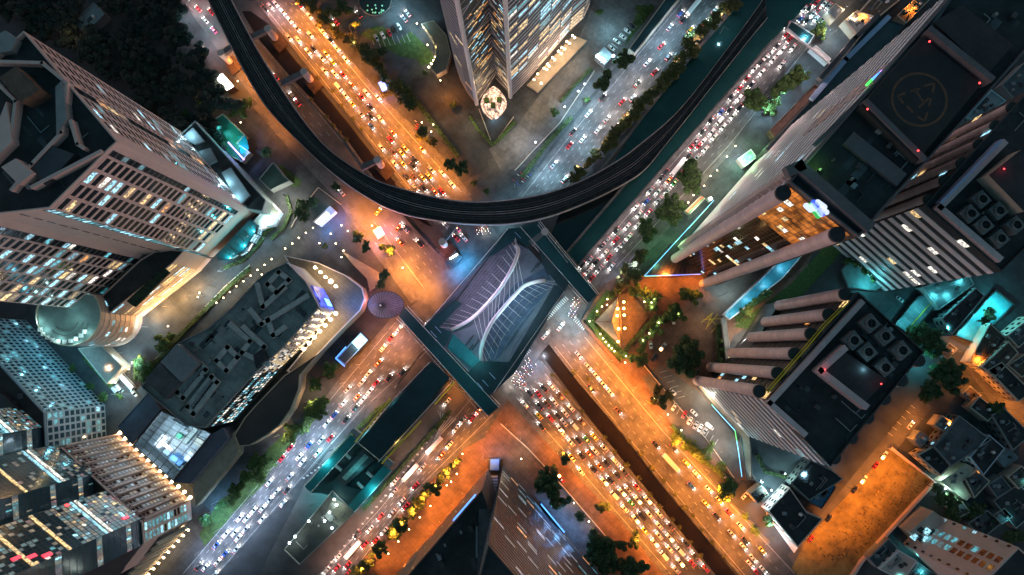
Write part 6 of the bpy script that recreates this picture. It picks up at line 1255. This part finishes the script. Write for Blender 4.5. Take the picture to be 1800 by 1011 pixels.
jam += P(2, 2, '280,690,w 225,705,k 185,745,r 125,740,k 340,755,n 300,805,w 245,815,n 195,830,k 415,845,w 375,880,w 325,900,k 270,915,r 190,900,yc 90,820,wc 490,940,n 440,970,wv 340,992,wu 365,945,s 205,975,k')
fleet(jam, (-.65, -.76), 'queuing beside the south canal', 'cars queuing beside the south canal', 'from water')
se = P(2, 3, '1020,85,k 1135,115,k 1125,212,wl 1213,235,y 1280,312,wc 1262,380,b 1370,420,wt 1368,500,y 1440,500,y 1448,590,k 1515,580,r 1600,670,w 1545,715,s 1655,755,k 1625,812,w 1700,888,w 1750,850,y 1670,938,w 1770,970,w 1725,1000,r')+P(2, 2, '520,560,s 600,600,w 640,690,w 560,700,k 700,720,w 470,470,s 760,850,n')
fleet(se, (.652, .758), 'driving down the southeast road', 'cars on the southeast road', 'from the car park', beam=True, snap=True)
nw = P(1, 0, '490,370,y 540,430,y 612,517,r 675,590,o 745,670,r 808,745,k 875,830,wc 800,815,k 955,930,o 945,978,r 100,40,w 150,30,w 60,60,k 215,130,w 260,170,w 280,200,s 240,250,s 380,240,w 300,270,w 400,340,k 360,360,w 450,410,w 470,500,w 540,520,w 580,610,wv 500,290,w 560,340,w 620,420,w 780,640,w 840,690,w 640,660,w 680,720,y 730,800,s 800,890,b 300,40,r 370,110,w 560,330,k')+P(1, 1, '950,65,n 1020,60,y 1050,25,y 1115,105,k 1020,145,y 1095,155,k 1050,245,k 1100,240,n 1165,240,y 1215,225,y 1165,318,k 1110,318,s 1250,340,o 1305,330,r 870,30,w 960,140,w 1150,40,o 1290,215,w 1360,295,w 1240,170,s')
fleet(nw, (.645, .764), 'coming down the northwest road', 'cars on the northwest road', 'from the park side', snap=True)
fleet(P(1, 1, '1405,660,r 1460,660,w 1340,580,s 1410,590,p')+P(1, 0, '135,540,r 290,720,r 255,670,s')+P(0, 0, '1390,60,r 1440,140,w 1480,80,r 1500,210,p')+P(1, 1, '600,340,w 1050,600,s 1010,690,o 1150,700,k'), (-.66, -.75), 'by the muddy canal', 'cars near the muddy canal', 'from the skywalk')
eq = P(2, 1, '1360,35,w 1265,15,r 1312,12,r 1240,85,k 1300,95,s 1165,165,wl 1208,190,r 1080,200,k 1102,255,o 1142,272,g 1050,240,k 1030,330,w 1095,330,w 975,325,s 945,405,b 1030,395,s 870,440,w 960,480,p 893,492,w 885,565,w 810,580,w 820,652,w 735,610,k 728,675,r 665,680,s 750,725,w 655,765,w 590,830,k 680,800,r 615,878,s 535,895,w 495,850,k 560,945,r 490,935,r 545,815,s 630,720,k 700,860,w 780,700,s')
eq += P(2, 0, '1785,400,w 1748,440,k 1708,480,w 1757,505,w 1652,550,r 1683,590,k 1600,620,r 1545,680,k 1598,687,w 1635,722,k 1600,755,k 1470,785,b 1530,772,k 1553,815,w 1400,845,k 1460,850,wv 1485,890,w 1340,925,k 1405,925,w 1422,960,w 1345,990,w 1290,1000,k')
eq += P(3, 0, '130,240,r 152,277,r 65,320,k 105,347,w 20,375,w 65,387,w 40,417,w 140,180,k 290,55,k 340,20,r 260,60,w 400,20,w 352,70,r 230,130,b 280,140,k 340,130,w 390,130,w 430,40,s 180,330,w 100,450,w 320,95,w')
fleet(eq, (-.655, .755), 'queuing beside the green canal', 'cars queuing beside the green canal', 'from the lane trees')
ne = P(2, 0, '640,685,k 540,800,w 430,925,k 1270,222,y 1360,160,r 1430,75,w 1295,60,wl 1060,330,r 1100,400,s 960,450,w 1000,500,r 870,580,k 840,680,w 760,700,r 800,790,r 660,830,s 590,900,w 500,980,w 720,880,r 1180,90,b 1120,200,s 1220,150,k')+P(2, 1, '420,20,r 360,240,w 300,150,s')
fleet(ne, (.645, -.764), 'driving away up the northeast road', 'cars on the northeast road', 'from the forecourt', snap=True)
sw = P(1, 2, '1010,580,k 920,620,k 855,680,r 825,705,w 770,770,w 700,840,k 630,925,k 700,760,o 780,600,w 850,520,o 900,430,w 960,360,r 1010,300,w 620,820,w 560,900,b 650,720,s 730,660,w 500,960,w')+P(1, 3, '240,120,r 185,195,r 515,45,r 420,150,w 330,230,w 240,330,s 130,420,w 60,520,w 200,400,k 100,370,w 360,90,b 450,60,s 300,180,w 40,620,w 180,500,w 90,470,s')+P(0, 3, '1690,620,w 1580,720,w 1500,790,b 1650,720,w 1720,690,s 1580,890,w 1380,940,k 1440,960,w 1490,1000,w 1560,850,b 1680,760,w 1750,600,w 1780,560,w 1640,820,s')
fleet(sw, (.645, -.764), 'on the southwest road', 'cars on the southwest road', 'from the verge', snap=True)
rt = P(1, 3, '800,690,w 685,835,wl 1250,100,wl 1085,290,wl 880,610,r 1010,480,w 1100,370,r 900,700,w 760,800,r 640,940,r 560,960,r 590,900,w 720,740,k 940,560,s 1040,520,r 1180,260,s 830,760,r 500,985,w 640,1000,r 980,360,w 960,420,s 1300,170,o 1350,90,w')+P(1, 2, '1342,800,w 1300,745,r 1510,910,r 1560,870,o 1460,950,s 1400,980,w')
fleet(rt, (-.65, .76), 'heading away on the return road', 'cars on the return road', 'from the plaza', snap=True)
fleet([(800, 590, 'w'), (828, 556, 'r'), (775, 560, 'o'), (745, 575, 'w'), (900, 640, 'w'), (925, 610, 's'), (958, 590, 'w'), (985, 575, 'w'), (880, 665, 'w'), (700, 400, 'o'), (664, 372, 'y')], (.62, -.78), 'moving over the crossing', 'cars moving over the crossing', 'from the queue road')
for s, d, rot, where, grp in ((P(2, 0, '842,180,k 812,215,w 780,257,w 735,287,w 698,335,w'), (.8, .6), 0, 'parked beside the teal walkway', 'cars parked by the teal walkway'), (P(2, 2, '1130,732,w 1280,878,w'), (.7, .7), 0, 'parked nose down in the car park', 'cars parked in the car park'), (P(2, 2, '1140,836,w 1212,890,r 1250,935,w 1290,965,s 1322,985,w 1360,1000,s'), (-.5, .85), 0, 'parked in the slanted car park row', 'cars parked in the slanted row'), (P(2, 2, '1388,972,wv'), (.75, .6), 0, 'parked at the end of the slanted row', 'vans in the car park'),
                          (P(2, 2, '975,400,w 1135,228,w'), (.1, 1), 0, 'parked beside the pavilion garden', 'cars by the pavilion garden'), (P(2, 2, '1060,415,su 1000,490,kv 1298,600,k'), (.6, -.75), 0, 'parked slantwise in the pavilion drive', 'cars in the pavilion drive'), (P(1, 0, '1003,185,w 935,228,r 890,247,w 845,265,s 970,200,k'), (.5, .85), 0, 'parked in the row below the fountain', 'cars below the fountain'), (P(1, 0, '1065,92,w 720,100,k 1040,130,s 560,150,r'), (-.6, -.75), 0, 'braking beside the fountain', 'cars round the fountain'),
                          (P(0, 2, '895,655,wl 840,705,sv 812,722,sv 940,740,w'), (.7, .75), 0, 'parked in the yard below the pink canopy', 'vehicles in the yard below the canopy'), (P(3, 3, '820,170,wu 760,240,r 675,340,wu 610,412,k 428,612,k 305,757,r'), (.62, -.78), 0, 'parked along the vacant lot', 'cars parked along the vacant lot'), (P(3, 2, '1005,965,w'), (.62, -.78), 0, 'waiting near the head of the rear lane', 'cars in the rear lane'), (P(2, 3, '1638,452,w 1738,375,s'), (.65, -.75), 0, 'turning into the shop side lane', 'cars in the shop side lane'), (P(2, 3, '1500,328,w 345,332,ru'), (.6, .78), 0, 'standing alone on the pavement edge', 'vehicles on the pavement'), (P(3, 2, '1120,50,w 1000,190,k 930,80,s'), (.7, .6), 0, 'parked on the cyan parking deck', 'cars on the cyan deck')):
    br = 'braking' in where
    for i, (u, v, c) in enumerate(s):
        k = {'v': 'van', 'l': 'bus', 'u': 'pickup'}.get(c[1:2], 'car')
        place(u, v, d[0], d[1], k, c[0], '%s %s %s%s' % (CN[c[0]], KN[k], where, ', '+od(i)+' in line' if len(s) > 1 else ''), grp, br or 'lane' in where, br)
# ================================================================== motorcycles and riders
b = MB(); loft(b, [(-.95, .10, .45, .75), (-.5, .17, .4, .85), (0, .15, .3, .8), (.45, .13, .4, .95), (.7, .10, .6, 1.0)])
for s in (-.62, .66): b.bar((s, -.06, .3), (s, .06, .3), .3, 1, 12)
b.bar((.5, -.36, 1.0), (.5, .36, 1.0), .03, 1, 5); b.bar((.5, 0, .9), (.66, 0, .3), .05, 1, 5)
mc = bpy.data.meshes.new('motorcycle'); mc.from_pydata(b.v, [], b.f); mc.materials.append(PAINT['r']); mc.materials.append(black); mc.polygons.foreach_set('material_index', b.m)
b = MB(); b.ball((.74, 0, .92), .11, 0, 8, 4); mh = bpy.data.meshes.new('headlight'); mh.from_pydata(b.v, [], b.f); mh.materials.append(head_m)
b = MB(); b.prism([(-1.0, -.1), (-.9, -.1), (-.9, .1), (-1.0, .1)], .72, .84, bottom=True); mt_ = bpy.data.meshes.new('tail_light'); mt_.from_pydata(b.v, [], b.f); mt_.materials.append(tail_m)
sv = [(-.3, 0, .85), (-.18, 0, 1.1), (-.05, 0, 1.38), (.0, 0, 1.52), (.05, 0, 1.66), (-.03, .2, 1.36), (.15, .32, 1.12), (.45, .34, 1.04), (-.03, -.2, 1.36), (.15, -.32, 1.12), (.45, -.34, 1.04), (-.25, .14, .84), (.2, .2, .78), (.1, .2, .36), (.24, .2, .32), (-.25, -.14, .84), (.2, -.2, .78), (.1, -.2, .36), (.24, -.2, .32)]
se_ = [(0, 1), (1, 2), (2, 3), (3, 4), (2, 5), (5, 6), (6, 7), (2, 8), (8, 9), (9, 10), (0, 11), (11, 12), (12, 13), (13, 14), (0, 15), (15, 16), (16, 17), (17, 18)]
sr_ = [.16, .17, .18, .07, .10, .085, .06, .045, .085, .06, .045, .11, .095, .065, .05, .11, .095, .065, .05]
me = bpy.data.meshes.new('person'); me.from_pydata(sv, se_, []); po = bpy.data.objects.new('person', me); COL.objects.link(po)
md = po.modifiers.new('skin', 'SKIN'); md2 = po.modifiers.new('sub', 'SUBSURF'); md2.levels = 1
for i, r in enumerate(sr_): me.skin_vertices[0].data[i].radius = (r, r)
me.skin_vertices[0].data[0].use_root = True
pm = bpy.data.meshes.new_from_object(po.evaluated_get(bpy.context.evaluated_depsgraph_get())); bpy.data.objects.remove(po); pm.name = 'person'
pm.materials.clear(); pm.materials.append(PAINT['k'])
b = MB(); b.ball((.06, 0, 1.68), .155, 0, 10, 6); hm_ = bpy.data.meshes.new('helmet'); hm_.from_pydata(b.v, [], b.f); hm_.materials.append(PAINT['w'])
def bikes(c, r, n, poly, d, where, on=True, rider=True):
    rr = random.Random(n*7+c); pts = []; x0, y0, x1, y1 = poly
    while len(pts) < n:
        s, t = rr.random(), rr.random(); u, v = T(c, r, x0+(x1-x0)*s, y0+(y1-y0)*s); L_ = Vector((-(y1-y0), x1-x0)).normalized(); u += L_.x*(t-.5)*BW[0]; v += L_.y*(t-.5)*BW[0]
        if all((u-a)**2+(v-e)**2 > 3.6**2 for a, e in pts): pts.append((u, v))
        elif rr.random() < .002: break
    for u, v in pts:
        o = W(u, v, .8); q = W(u+d[0], v+d[1])-W(u, v); a = math.atan2(q.y, q.x)+rr.uniform(-.15, .15); k = rr.choice('rkkwbs')
        m = bpy.data.objects.new('motorcycle', mc); COL.objects.link(m); m.location = (o.x, o.y, .04); m.rotation_euler = (0, 0, a); m.material_slots[0].link = 'OBJECT'; m.material_slots[0].material = PAINT[k]
        tag(m, 'small motorcycle '+where, 'motorcycle', 'motorcycles '+where)
        for nm, e in (('headlight', mh), ('tail_light', mt_)):
            h2 = bpy.data.objects.new(nm, e); COL.objects.link(h2); h2.parent = m
            if not on: h2.material_slots[0].link = 'OBJECT'; h2.material_slots[0].material = hl_off if nm == 'headlight' else tl_off
        if rider:
            p = bpy.data.objects.new('person', pm); COL.objects.link(p); p.location = (o.x, o.y, .04); p.rotation_euler = (0, 0, a); k2 = rr.choice('kkbsrn'); p.material_slots[0].link = 'OBJECT'; p.material_slots[0].material = PAINT[k2]
            tag(p, 'helmeted rider sitting on a motorcycle '+where, 'person', 'riders '+where)
            h2 = bpy.data.objects.new('helmet', hm_); COL.objects.link(h2); h2.parent = p; h2.material_slots[0].link = 'OBJECT'; h2.material_slots[0].material = PAINT[rr.choice('wrkys')]
BW = [24]
bikes(2, 2, 34, (20, 690, 150, 520), (-.70, -.71), 'waiting at the head of the queue road')
BW[0] = 14; bikes(2, 2, 18, (420, 200, 460, 60), (-.68, .73), 'waiting at the stop line under the skywalk')
BW[0] = 12; bikes(1, 1, 12, (1540, 610, 1640, 600), (.4, .9), 'waiting between the muddy canal and skywalk')
BW[0] = 16; bikes(2, 1, 22, (20, 280, 120, 190), (.7, .6), 'parked beside the northeast road', False, False)
BW[0] = 8; bikes(1, 0, 10, (1110, 850, 1180, 960), (.7, .3), 'parked by the lit bus stop', False, False)
for u, v, c, p in ((905, 660, WH, 1500), (895, 680, WH, 1500), (1008, 535, WH, 1300), (850, 405, WH, 900)): light('queue_headlights', W(u, v, 3), c, p*.6, .4)
